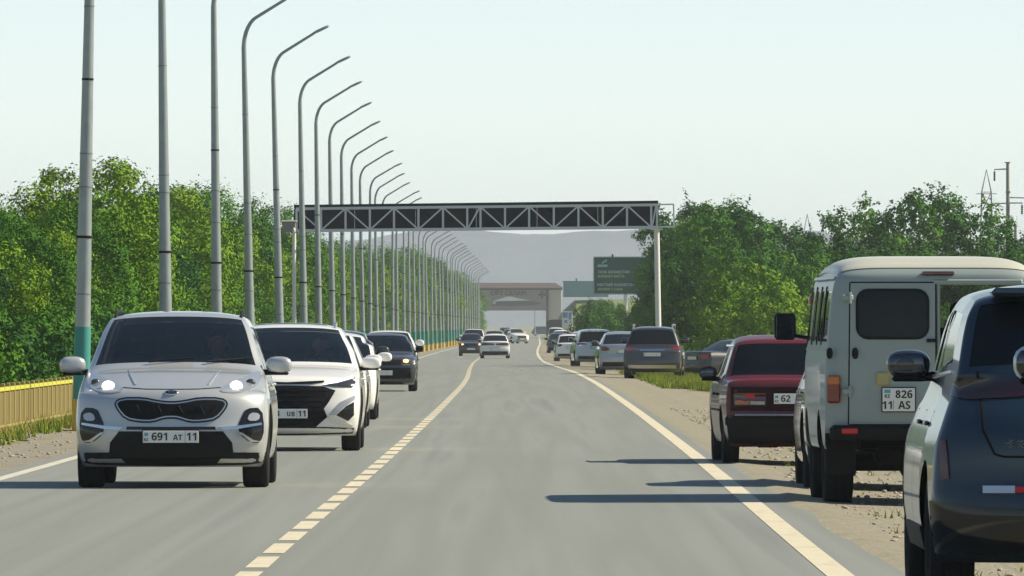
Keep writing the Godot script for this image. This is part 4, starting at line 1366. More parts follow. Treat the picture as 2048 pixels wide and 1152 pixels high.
	# right side: [px, top row, distance, kind]
	var right := [
		[1398, 408, 430, 4], [1412, 392, 440, 5], [1436, 384, 425, 13], [1450, 405, 415, 6], [1500, 405, 430, 5], [1540, 478, 400, 4], [1585, 508, 380, 6],
		[1388, 452, 470, 6], [1368, 490, 500, 4], [1396, 470, 400, 4], [1420, 480, 385, 5], [1480, 470, 380, 6],
		[1640, 455, 420, 5], [1690, 410, 430, 7], [1735, 430, 440, 8], [1785, 370, 420, 9], [1830, 362, 430, 7], [1870, 372, 440, 8], [1930, 378, 430, 9], [1975, 430, 420, 7], [2040, 450, 420, 8],
		[1680, 480, 400, 6], [1740, 490, 390, 4], [1800, 478, 395, 5], [1860, 488, 390, 6], [1920, 495, 395, 4], [1985, 490, 390, 5], [2050, 480, 395, 6],
		[1185, 605, 760, 5], [1205, 592, 740, 4], [1225, 600, 700, 6], [1332, 545, 640, 5], [1345, 515, 600, 4], [1300, 598, 660, 6], [1352, 490, 560, 5], [1195, 612, 900, 4], [1182, 618, 1000, 5], [1215, 606, 880, 6], [1200, 625, 620, 11], [1240, 625, 640, 12], [1290, 600, 540, 6]]
	var rl := ["tree with big dark leaves", "broad-leaved tree", "leafy tree"]
	var n := 0
	for r in right:
		var dd: float = r[2]; var x := X(r[0], dd)
		var h := (Y(r[1], dd) - ground_y(x, dd)) * 0.93
		var place: String = "beside the gantry post" if r[0] < 1480 and r[0] > 1310 else ("over the grey van's roof" if r[0] >= 1600 else ("behind the red car" if r[0] >= 1480 else "around the billboard"))
		put.call("broadleaf_tree" if not r[3] in [11, 12] else "bush", r[3], x, dd, h, "%s %s, %s along the clump" % [rl[n % 3], place, ordinal(n + 1)], "trees on the far side of the parked cars")
		n += 1
	for s in [[1500, 545, 372], [1535, 560, 366], [1560, 585, 360], [1470, 600, 362]]:
		var x := X(s[0], s[2])
		put.call("sunlit_tint_shrub", 10, x, s[2], Y(s[1], s[2]) - ground_y(x, s[2]), "shrub with sunlight put into its yellow-green leaves, in front of the dark trees, %s" % ["tallest one", "middle one", "the one nearest the van", "the one beside the red car's roof"][n % 4], "shrubs coloured as sunlit behind the red car")
		n += 1
	for k in 16:
		var dd := 385.0 + (k % 4) * 12.0
		var px := 1375.0 + k * 44.0
		var x := X(px, dd)
		put.call("bush", 11 + k % 2, x, dd, g.randf_range(2.0, 3.2), "dark green bush in the hedge behind the parked cars, %s from the gantry post" % ordinal(k + 1), "bushes behind the parked cars")
	build_grass(g)

func build_grass(g: RandomNumberGenerator) -> void:
	var cols := [Color(0.16, 0.22, 0.025), Color(0.22, 0.28, 0.03), Color(0.28, 0.29, 0.06), Color(0.12, 0.18, 0.02)]
	for area in [["verge_grass", "long green grass growing at the foot of the yellow fence", 105.0, 330.0, -7.6, -5.15, 5200, 0.22], ["shoulder_grass", "patch of bright grass beside the parked cars", 255.0, 345.0, 5.1, 8.6, 6000, 0.2], ["dry_weeds", "sparse dry weeds on the gravel shoulder near the van", 60.0, 170.0, 4.35, 6.3, 260, 0.07]]:
		var b := MB.new()
		b.use_c = true
		for i in area[6]:
			var d: float = lerpf(area[2], area[3], pow(g.randf(), 1.3))
			var u: float = g.randf_range(area[4], area[5])
			var edge: float = area[5] if u < 0 else area[4]
			if absf(u - edge) < 0.35 * g.randf() + 0.25 * sin(d * 0.9) : continue
			var at := on_ground(mid(d) + u, d)
			b.col = cols[g.randi() % 4] * g.randf_range(0.8, 1.2)
			b.col.a = 1.0
			for k in 5:
				var h: float = area[7] * g.randf_range(0.5, 1.35)
				var a := g.randf() * TAU
				var s := Vector3(cos(a), 0, sin(a)) * 0.012
				var tip := at + Vector3(g.randfn() * 0.35 * h, h, g.randfn() * 0.35 * h)
				var o := Vector3(g.randf_range(-0.05, 0.05), -0.02, g.randf_range(-0.05, 0.05))
				b.flat(at + o - s, at + o + s, tip, Vector3(s.z, 0.001, -s.x))
		var m := obj(area[0], b.done(), M.leaf)
		m.set_meta("kind", "stuff")
		tag(m, area[1], "grass")
# ---------------------------------------------------------------- vehicles
func suv_w(w: float, H: float, gc: float) -> Array:
	return [[gc, w * 0.93], [gc + 0.12, w * 0.97], [0.55, w], [0.75, w * 0.995], [0.90, w * 0.975], [1.03, w * 0.93], [1.22, w * 0.855], [H - 0.2, w * 0.765], [H - 0.08, w * 0.69], [H, w * 0.6]]
func sedan_w(w: float, H: float, gc: float) -> Array:
	return [[gc, w * 0.93], [gc + 0.12, w * 0.97], [0.5, w], [0.70, w * 0.995], [0.82, w * 0.97], [0.93, w * 0.92], [1.1, w * 0.84], [H - 0.18, w * 0.745], [H - 0.08, w * 0.68], [H, w * 0.6]]

func suv(over: Dictionary) -> Dictionary:
	var o := {"L": 4.48, "H": 1.64, "W": 0.925, "gc": 0.2, "hood": 0.97, "cowl": 1.18, "cowl_y": 1.12, "rf": 1.95, "rr": 0.62, "gb": 0.26, "glass_y": 1.06, "r": 0.36, "paint": M.white_paint, "glass": M.dark_glass}
	o.merge(over, true)
	var f: float = o.L * 0.5
	if not o.has("halfw"): o.halfw = suv_w(o.W, o.H, o.gc)
	if not o.has("windows"):
		var b: float = o.glass_y + 0.02; var t: float = o.H - 0.17
		o.windows = [[Vector2(f - o.cowl - 0.62, b - 0.04), Vector2(f - o.rf - 0.22, t), Vector2(0.03, t + 0.02), Vector2(0.03, b - 0.02)], [Vector2(-0.04, b - 0.02), Vector2(-0.04, t + 0.02), Vector2(-f + o.rr + 0.5, t), Vector2(-f + o.rr + 0.38, b + 0.02)]]
	return o

func sedan(over: Dictionary) -> Dictionary:
	var o := {"L": 4.5, "H": 1.45, "W": 0.89, "gc": 0.16, "hood": 0.80, "cowl": 1.25, "cowl_y": 0.97, "rf": 2.05, "rr": 1.55, "gb": 0.78, "glass_y": 1.0, "trunk": 1.02, "r": 0.32, "paint": M.white_paint, "glass": M.dark_glass, "kg": 17}
	o.merge(over, true)
	var f: float = o.L * 0.5
	if not o.has("halfw"): o.halfw = sedan_w(o.W, o.H, o.gc)
	if not o.has("windows"):
		var b: float = o.glass_y - 0.06; var t: float = o.H - 0.16
		o.windows = [[Vector2(f - o.cowl - 0.55, b), Vector2(f - o.rf - 0.22, t), Vector2(-0.08, t + 0.02), Vector2(-0.08, b + 0.01)], [Vector2(-0.15, b + 0.01), Vector2(-0.15, t + 0.02), Vector2(-f + o.rr + 0.1, t - 0.02), Vector2(-f + o.rr - 0.2, b + 0.06)]]
	return o

# plain front of a car: lamps, grille, lower intake, plate
func front_kit(t: Node3D, c: Dictionary, o: Dictionary, k: Dictionary) -> void:
	var w: float = o.W; var h: float = o.hood
	var lens: Material = k.get("lens", M.lamp_lens)
	var hl: Array = k.get("lamp", chaikin([Vector2(w * 0.52, h - 0.14), Vector2(w * 0.90, h - 0.12), Vector2(w * 0.93, h + 0.0), Vector2(w * 0.82, h - 0.0), Vector2(w * 0.54, h - 0.05)], 1))
	for s in [1, -1]:
		var l := obj("headlight", piece(c, hl if s > 0 else mirrored(hl), false, 0.006, 0.03, 0.14), lens, t)
		if k.has("on"):
			var b := MB.new()
			var ts := find(c, s * w * 0.68, h - 0.085, false)
			b.blob(surf(c, ts.x, ts.y) + Vector3(0, 0, 0.006), Vector3(0.06, 0.05, 0.03), 2.0, 14, 8)
			if k.on == 0 or k.on == s: obj("bulb", b.done(), k.get("lit", M.lamp_on), l)
	var gr: Array = k.get("grille", rect(-w * 0.45, h - 0.18, w * 0.45, h - 0.06))
	obj("grille", piece(c, gr, false, 0.008, 0.03, 0.14), k.get("grille_m", M.grille), t)
	var lo: Array = k.get("intake", [Vector2(-w * 0.7, o.gc + 0.05), Vector2(w * 0.7, o.gc + 0.05), Vector2(w * 0.62, o.gc + 0.24), Vector2(-w * 0.62, o.gc + 0.24)])
	obj("lower_intake", piece(c, lo, false, 0.007, 0.03, 0.14), M.black_plastic, t)
	var ts2 := find(c, 0.0, o.gc + 0.28, false)
	plate(t, surf(c, ts2.x, ts2.y) + Vector3(0, 0, 0.03), Basis.IDENTITY, k.get("chars", [["KZ", 0.026, -0.23, -0.03]]))

func rear_kit(t: Node3D, c: Dictionary, o: Dictionary, k: Dictionary) -> void:
	var w: float = o.W
	var y: float = k.get("lamp_y", 0.86)
	var tl: Array = k.get("lamp", chaikin([Vector2(w * 0.55, y - 0.08), Vector2(w * 0.93, y - 0.08), Vector2(w * 0.95, y + 0.08), Vector2(w * 0.60, y + 0.05)], 1))
	for s in [1, -1]:
		obj("tail_light", piece(c, tl if s > 0 else mirrored(tl), true, 0.008, 0.03, 0.14), k.get("lamp_m", M.tail), t)
	obj("bumper_trim", piece(c, k.get("low", [Vector2(-w * 0.86, o.gc + 0.13), Vector2(w * 0.86, o.gc + 0.13), Vector2(w * 0.84, o.gc + 0.27), Vector2(-w * 0.84, o.gc + 0.27)]), true, 0.014, 0.04, 0.08), k.get("low_m", M.black_plastic), t)
	var py: float = k.get("plate_y", 0.78)
	var ts := find(c, 0.0, py, true)
	var p := surf(c, ts.x, ts.y)
	plate(t, p + Vector3(0, 0, -0.03), Basis(Vector3.UP, PI), k.get("chars", [["KZ", 0.026, -0.23, -0.03]]))
	if k.has("strip"):
		obj("trim_strip", piece(c, rect(-w * 0.42, k.strip, w * 0.42, k.strip + 0.045), true, 0.014, 0.03, 0.2), M.chrome, t)

func person(parent_label: String, at: Vector3, turn: float, shirt: Material) -> void:
	var t := thing("person", parent_label, "person", at, turn)
	if not has_meta("body_mesh"):
		set_meta("body_mesh", _sitting_body())
	var ms: Array = get_meta("body_mesh")
	obj("body", ms[0], M.skin_tone, t)
	obj("clothing", ms[1], shirt, t)
	obj("hair", ms[2], M.hair, t)

# smooth union of tapered capsules, meshed as surface nets
func nets(b: MB, bones: Array, cell: float, blend: float) -> void:
	var lo := Vector3.INF; var hi := -Vector3.INF
	for q in bones:
		for e in 2:
			lo = lo.min(q[e] - Vector3.ONE * (q[2 + e] + cell * 2)); hi = hi.max(q[e] + Vector3.ONE * (q[2 + e] + cell * 2))
	var nx := int((hi.x - lo.x) / cell) + 2; var ny := int((hi.y - lo.y) / cell) + 2; var nz := int((hi.z - lo.z) / cell) + 2
	var f := PackedFloat32Array()
	f.resize(nx * ny * nz)
	f.fill(9.0)
	for q in bones:
		var a: Vector3 = q[0]; var e: Vector3 = q[1]; var r0: float = q[2]; var r1: float = q[3]
		var m := maxf(r0, r1) + blend * 2.0 + cell * 2
		var l2 := a.min(e) - Vector3.ONE * m - lo; var h2 := a.max(e) + Vector3.ONE * m - lo
		var ab := e - a; var dd := maxf(ab.length_squared(), 1e-9)
		for k in range(maxi(0, int(l2.z / cell)), mini(nz, int(h2.z / cell) + 1)):
			for j in range(maxi(0, int(l2.y / cell)), mini(ny, int(h2.y / cell) + 1)):
				for i in range(maxi(0, int(l2.x / cell)), mini(nx, int(h2.x / cell) + 1)):
					var p := lo + Vector3(i, j, k) * cell
					var t := clampf((p - a).dot(ab) / dd, 0.0, 1.0)
					var v := (p - a - ab * t).length() - lerpf(r0, r1, t)
					var at := (k * ny + j) * nx + i
					var w := f[at]
					var h := maxf(blend - absf(v - w), 0.0) / blend
					f[at] = minf(v, w) - h * h * blend * 0.25
	var place := {}
	for k in nz - 1:
		for j in ny - 1:
			for i in nx - 1:
				var at := (k * ny + j) * nx + i
				var first := f[at] < 0.0
				var mixed := false
				for o in [1, nx, nx + 1, nx * ny, nx * ny + 1, nx * ny + nx, nx * ny + nx + 1]:
					if (f[at + o] < 0.0) != first:
						mixed = true
						break
				if not mixed: continue
				var s := Vector3.ZERO; var cnt := 0
				for ed in [[0, 0, 0, 1, 0, 0], [0, 1, 0, 1, 1, 0], [0, 0, 1, 1, 0, 1], [0, 1, 1, 1, 1, 1], [0, 0, 0, 0, 1, 0], [1, 0, 0, 1, 1, 0], [0, 0, 1, 0, 1, 1], [1, 0, 1, 1, 1, 1], [0, 0, 0, 0, 0, 1], [1, 0, 0, 1, 0, 1], [0, 1, 0, 0, 1, 1], [1, 1, 0, 1, 1, 1]]:
					var v0 := f[at + ed[0] + ed[1] * nx + ed[2] * nx * ny]; var v1 := f[at + ed[3] + ed[4] * nx + ed[5] * nx * ny]
					if (v0 < 0.0) != (v1 < 0.0):
						s += Vector3(ed[0], ed[1], ed[2]).lerp(Vector3(ed[3], ed[4], ed[5]), v0 / (v0 - v1)); cnt += 1
				var g := Vector3(f[at + 1] - f[at], f[at + nx] - f[at], f[at + nx * ny] - f[at]) + Vector3(f[at + 1 + nx + nx * ny] - f[at + nx + nx * ny], f[at + 1 + nx + nx * ny] - f[at + 1 + nx * ny], f[at + 1 + nx + nx * ny] - f[at + 1 + nx])
				place[at] = [lo + (Vector3(i, j, k) + s / cnt) * cell, g.normalized()]
	for at in place:
		for ax in [[1, nx, nx * ny], [nx, nx * ny, 1], [nx * ny, 1, nx]]:
			if (f[at] < 0.0) != (f[at + ax[0]] < 0.0):
				var q := [at, at - ax[1], at - ax[1] - ax[2], at - ax[2]]
				if place.has(q[1]) and place.has(q[2]) and place.has(q[3]):
					var A = place[q[0]]; var B = place[q[1]]; var C = place[q[2]]; var D = place[q[3]]
					b.squad(A[0], B[0], C[0], D[0], A[1], B[1], C[1], D[1])

# driver, facing +z, origin at the seat; hands on a wheel in front
func _sitting_body() -> Array:
	var skin_b := MB.new()
	var head := Vector3(0, 0.70, 0.04)
	# head, neck, nose, ears
	nets(skin_b, [[head + Vector3(0, 0.02, -0.01), head + Vector3(0, -0.03, 0.025), 0.088, 0.066], [head + Vector3(0, -0.07, 0.03), head + Vector3(0, -0.085, 0.045), 0.05, 0.035], [Vector3(0, 0.50, -0.01), head + Vector3(0, -0.05, -0.005), 0.058, 0.055],
		[head + Vector3(0, 0.005, 0.088), head + Vector3(0, -0.025, 0.108), 0.012, 0.016], [head + Vector3(0.086, 0.01, -0.005), head + Vector3(0.090, -0.025, -0.005), 0.016, 0.012], [head + Vector3(-0.086, 0.01, -0.005), head + Vector3(-0.090, -0.025, -0.005), 0.016, 0.012],
		[head + Vector3(-0.03, 0.022, 0.078), head + Vector3(0.03, 0.022, 0.078), 0.016, 0.016], [head + Vector3(-0.018, -0.055, 0.074), head + Vector3(0.018, -0.055, 0.074), 0.010, 0.010]], 0.009, 0.03)
	# forearms and hands closed on the wheel rim, each finger its own chain
	for sx in [-1.0, 1.0]:
		var el := Vector3(sx * 0.27, 0.16, 0.12); var wr := Vector3(sx * 0.19, 0.27, 0.36)
		var palm := wr + Vector3(-sx * 0.012, 0.035, 0.055)
		var bones := [[el, wr, 0.045, 0.028], [wr, palm, 0.03, 0.034]]
		for k in 4:
			var b0 := palm + Vector3(sx * (0.027 - 0.018 * k), 0.02, 0.02)
			var ln: float = [0.034, 0.04, 0.038, 0.03][k]
			var b1 := b0 + Vector3(0, ln * 0.7, ln); var b2 := b1 + Vector3(0, -ln * 0.5, ln * 0.8)
			bones.append([b0, b1, 0.010, 0.009]); bones.append([b1, b2, 0.009, 0.008])
		bones.append([palm + Vector3(-sx * 0.03, -0.01, 0.0), palm + Vector3(-sx * 0.055, 0.02, 0.03), 0.012, 0.010])
		bones.append([palm + Vector3(-sx * 0.055, 0.02, 0.03), palm + Vector3(-sx * 0.052, 0.045, 0.05), 0.010, 0.009])
		nets(skin_b, bones, 0.008, 0.012)
	var cl := MB.new()
	nets(cl, [[Vector3(0, 0.02, 0), Vector3(0, 0.25, -0.03), 0.17, 0.155], [Vector3(-0.08, 0.28, -0.03), Vector3(-0.09, 0.40, -0.02), 0.12, 0.11], [Vector3(0.08, 0.28, -0.03), Vector3(0.09, 0.40, -0.02), 0.12, 0.11], [Vector3(-0.17, 0.44, -0.02), Vector3(0.17, 0.44, -0.02), 0.07, 0.07], [Vector3(0, 0.45, -0.02), Vector3(0, 0.53, -0.01), 0.08, 0.066],
		[Vector3(-0.2, 0.43, -0.01), Vector3(-0.27, 0.17, 0.10), 0.065, 0.052], [Vector3(0.2, 0.43, -0.01), Vector3(0.27, 0.17, 0.10), 0.065, 0.052], [Vector3(-0.27, 0.17, 0.10), Vector3(-0.21, 0.245, 0.30), 0.052, 0.040], [Vector3(0.27, 0.17, 0.10), Vector3(0.21, 0.245, 0.30), 0.052, 0.040],
		[Vector3(-0.1, 0.0, 0.02), Vector3(-0.12, 0.06, 0.42), 0.095, 0.07], [Vector3(0.1, 0.0, 0.02), Vector3(0.12, 0.06, 0.42), 0.095, 0.07]], 0.02, 0.05)
	var hr := MB.new()
	nets(hr, [[head + Vector3(0, 0.055, -0.03), head + Vector3(0, 0.02, -0.05), 0.078, 0.075], [head + Vector3(-0.04, 0.075, 0.03), head + Vector3(0.04, 0.075, 0.03), 0.035, 0.035]], 0.012, 0.03)
	return [skin_b.done(), cl.done(), hr.done()]

# seats, dashboard and steering wheel seen through clear glass; rhs false: driver on the car's own left
func cabin(t: Node3D, o: Dictionary) -> void:
	var f: float = o.L * 0.5
	var zc: float = f - o.cowl
	var d := MB.new()
	d.box(Vector3(0, o.cowl_y - 0.22, zc - 0.42), Vector3(o.W * 1.5, 0.3, 0.5), 0.08)
	obj("dashboard", d.done(), M.seat, t)
	for x in [-0.37, 0.37]:
		var s := MB.new()
		s.box(Vector3(x, 0.60, zc - 1.35), Vector3(0.5, 0.16, 0.52), 0.06)
		s.box(Vector3(x, 0.92, zc - 1.66), Vector3(0.5, 0.62, 0.15), 0.06, Basis(Vector3.RIGHT, -0.22))
		s.box(Vector3(x, o.H - 0.36, zc - 1.76), Vector3(0.27, 0.19, 0.1), 0.04, Basis(Vector3.RIGHT, -0.15))
		obj("front_seat", s.done(), M.seat, t)
	var r := MB.new()
	r.box(Vector3(0, 0.9, zc - 2.5), Vector3(1.35, 0.7, 0.16), 0.06, Basis(Vector3.RIGHT, -0.22))
	obj("rear_seat", r.done(), M.seat, t)
	var w := MB.new()
	var pts := []; var rad := []
	for i in 25:
		var a := TAU * i / 24
		pts.append(Vector3(0.37 + cos(a) * 0.185, o.cowl_y - 0.08 + sin(a) * 0.17, zc - 0.74 - sin(a) * 0.06)); rad.append(0.016)
	w.tube(pts, rad, 8, false)
	w.box(Vector3(0.37, o.cowl_y - 0.08, zc - 0.73), Vector3(0.36, 0.05, 0.04), 0.015)
	obj("steering_wheel", w.done(), M.black_plastic, t)

func silver_suv() -> void:
	var d := 93.6
	var o := suv({"paint": M.pearl, "glass_front": M.tint, "hood": 0.93, "cowl_y": 1.15, "cowl": 1.12, "rf": 1.86, "H": 1.665, "L": 4.48, "W": 0.925, "r": 0.365, "tw": 0.245, "fa": 0.36, "mirror_size": Vector3(0.125, 0.082, 0.065), "mirror_y": 1.13, "mirror_z": 0.85, "crown": 0.085})
	var r := make_body("silver_suv", "silver SUV with black grille and lit headlights leading the oncoming lane", "car", on_road(X(342, d), d + 2.2), 0.0, o, "oncoming cars")
	var t: Node3D = r[0]; var c: Dictionary = r[1]
	cabin(t, o)
	var low := whole([Vector2(0, 0.215), Vector2(0.70, 0.225), Vector2(0.90, 0.25), Vector2(0.90, 0.335), Vector2(0.58, 0.335), Vector2(0.57, 0.43), Vector2(0.485, 0.535), Vector2(0, 0.535)])
	obj("lower_bumper", piece(c, low, false, 0.008, 0.04, 0.1), M.black_plastic, t)
	var skid := whole([Vector2(0, 0.235), Vector2(0.42, 0.24), Vector2(0.46, 0.285), Vector2(0, 0.285)])
	obj("skid_plate", piece(c, skid, false, 0.016, 0.02, 0.1), M.grille, t)
	var gr := chaikin(whole([Vector2(0, 0.652), Vector2(0.065, 0.648), Vector2(0.17, 0.612), Vector2(0.30, 0.614), Vector2(0.43, 0.64), Vector2(0.515, 0.74), Vector2(0.535, 0.805), Vector2(0.47, 0.85), Vector2(0.26, 0.853), Vector2(0.13, 0.826), Vector2(0, 0.812)]), 1)
	obj("grille_surround", piece(c, gr, false, 0.010, 0.03, 0.07), M.gloss_black, t)
	var ring := obj("grille_trim", piece(c, grown(gr, -0.016), false, 0.014, 0.02, 0.07), M.satin, t)
	ring.set_meta("label", "bright rim inside the black grille")
	obj("grille", piece(c, grown(gr, -0.028), false, 0.018, 0.02, 0.07), M.grille, t)
	for k in 9:
		var x := (k - 4) * 0.098
		var z := find(c, x, 0.73, false)
		var bb := MB.new()
		bb.box(surf(c, z.x, z.y) + Vector3(0, 0, 0.018), Vector3(0.012, 0.12, 0.01), 0.003, Basis(Vector3.BACK, 0.5 if k % 2 else -0.5))
		obj("grille_bar", bb.done(), M.black_plastic, t)
	obj("upper_slit", piece(c, whole([Vector2(0, 0.545), Vector2(0.42, 0.55), Vector2(0.41, 0.578), Vector2(0, 0.575)]), false, 0.011, 0.03, 0.1), M.gloss_black, t)
	var hl := chaikin([Vector2(0.45, 0.905), Vector2(0.47, 0.935), Vector2(0.52, 0.985), Vector2(0.66, 1.03), Vector2(0.80, 1.105), Vector2(0.825, 1.03), Vector2(0.79, 0.945), Vector2(0.67, 0.895), Vector2(0.55, 0.89)], 1)
	for s in [1, -1]:
		var l := obj("headlight", piece(c, hl if s > 0 else mirrored(hl), false, 0.006, 0.03, 0.06), M.lamp_lens, t)
		for q in [[0.60, 0.952, 0.062, M.lamp_on], [0.73, 0.985, 0.045, M.lamp_dark]]:
			var ts := find(c, s * q[0], q[1], false)
			var b := MB.new()
			b.blob(surf(c, ts.x, ts.y) + surf_n(c, ts.x, ts.y) * 0.002, Vector3(q[2], q[2] * 0.86, 0.035), 2.0, 18, 10)
			obj("bulb" if q[3] == M.lamp_on else "reflector_bowl", b.done(), q[3], l)
		var fg := chaikin([Vector2(0.84, 0.755), Vector2(0.70, 0.75), Vector2(0.665, 0.68), Vector2(0.625, 0.59), Vector2(0.64, 0.51), Vector2(0.74, 0.425), Vector2(0.83, 0.43), Vector2(0.865, 0.55)], 1)
		var fo := obj("fog_light_pocket", piece(c, fg if s > 0 else mirrored(fg), false, 0.008, 0.03, 0.06), M.gloss_black, t)
		var fl := chaikin([Vector2(0.70, 0.63), Vector2(0.81, 0.63), Vector2(0.82, 0.70), Vector2(0.73, 0.71)], 1)
		obj("fog_light", piece(c, fl if s > 0 else mirrored(fl), false, 0.016, 0.02, 0.08), M.lamp_lens, fo)
		var bl := [Vector2(0.48, 0.548), Vector2(0.62, 0.555), Vector2(0.83, 0.592), Vector2(0.83, 0.612), Vector2(0.62, 0.585), Vector2(0.44, 0.572)]
		obj("chrome_blade", piece(c, bl if s > 0 else mirrored(bl), false, 0.022, 0.03, 0.08), M.chrome, fo)
		var b2 := [Vector2(0.62, 0.53), Vector2(0.74, 0.435), Vector2(0.83, 0.44), Vector2(0.76, 0.455), Vector2(0.66, 0.52)]
		obj("lower_blade", piece(c, b2 if s > 0 else mirrored(b2), false, 0.018, 0.03, 0.08), M.satin, fo)
		# hood crease
		var cr := [Vector2(0.335, 0.965), Vector2(0.35, 0.965), Vector2(0.435, 1.10), Vector2(0.43, 1.105)]
		obj("hood_crease", piece(c, cr if s > 0 else mirrored(cr), false, 0.010, 0.03, 0.05), M.pearl, t)
	obj("hood_seam", piece(c, whole([Vector2(0, 0.924), Vector2(0.25, 0.926), Vector2(0.46, 0.94), Vector2(0.46, 0.946), Vector2(0.25, 0.932), Vector2(0, 0.930)]), false, 0.003, 0.006, 0.06), M.underbody, t)
	var ts := find(c, 0.0, 0.893, false)
	var p := surf(c, ts.x, ts.y); var nn := surf_n(c, ts.x, ts.y)
	var e := MB.new()
	e.blob(Vector3.ZERO, Vector3(0.066, 0.033, 0.012), 2.0, 24, 8)
	var eb := obj("emblem", e.done(), M.chrome, t)
	eb.transform = Transform3D(Basis(Vector3.RIGHT, -asin(clampf(nn.y, -1, 1))), p + nn * 0.006)
	var e2 := MB.new()
	e2.blob(Vector3(0, 0, 0.004), Vector3(0.057, 0.026, 0.012), 2.0, 24, 8)
	obj("emblem_field", e2.done(), M.gloss_black, eb)
	text("lettering", "KIA", 0.026, M.chrome, eb, Vector3(0, -0.002, 0.017), true, 0.004)
	var ts3 := find(c, 0.0, 0.485, false)
	plate(t, surf(c, ts3.x, ts3.y) + Vector3(0, 0, 0.03), Basis.IDENTITY, [["KZ", 0.026, -0.232, -0.028], ["691", 0.072, -0.10, 0.0], ["AT", 0.052, 0.065, -0.008], ["11", 0.072, 0.20, 0.0]])
	for s in [-1.0, 1.0]:
		var rl := MB.new()
		rl.tube([Vector3(s * 0.60, 1.60, 0.15), Vector3(s * 0.60, 1.655, -0.1), Vector3(s * 0.585, 1.66, -1.0), Vector3(s * 0.57, 1.58, -1.55)], [0.014, 0.018, 0.018, 0.014], 8)
		obj("roof_rail", rl.done(), M.black_plastic, t)
	for x in [-0.25, 0.3]:
		var wp := MB.new()
		var a := find(c, x, 1.165, false); var b := find(c, x + 0.42, 1.20, false)
		wp.tube([surf(c, a.x, a.y) + Vector3(0, 0.02, 0.02), surf(c, b.x, b.y) + Vector3(0, 0.02, 0.02)], [0.012, 0.009], 6)
		obj("wiper", wp.done(), M.black_plastic, t)
	var mr := MB.new()
	mr.box(Vector3(0, 1.46, 0.28), Vector3(0.22, 0.06, 0.03), 0.012)
	obj("rear_view_mirror", mr.done(), M.black_plastic, t)
	person("driver in dark clothes behind the silver SUV's windshield, hands on the wheel", t.position + Vector3(0.37, 0.66, o.L * 0.5 - o.cowl - 1.38), 0.0, M.shirt)

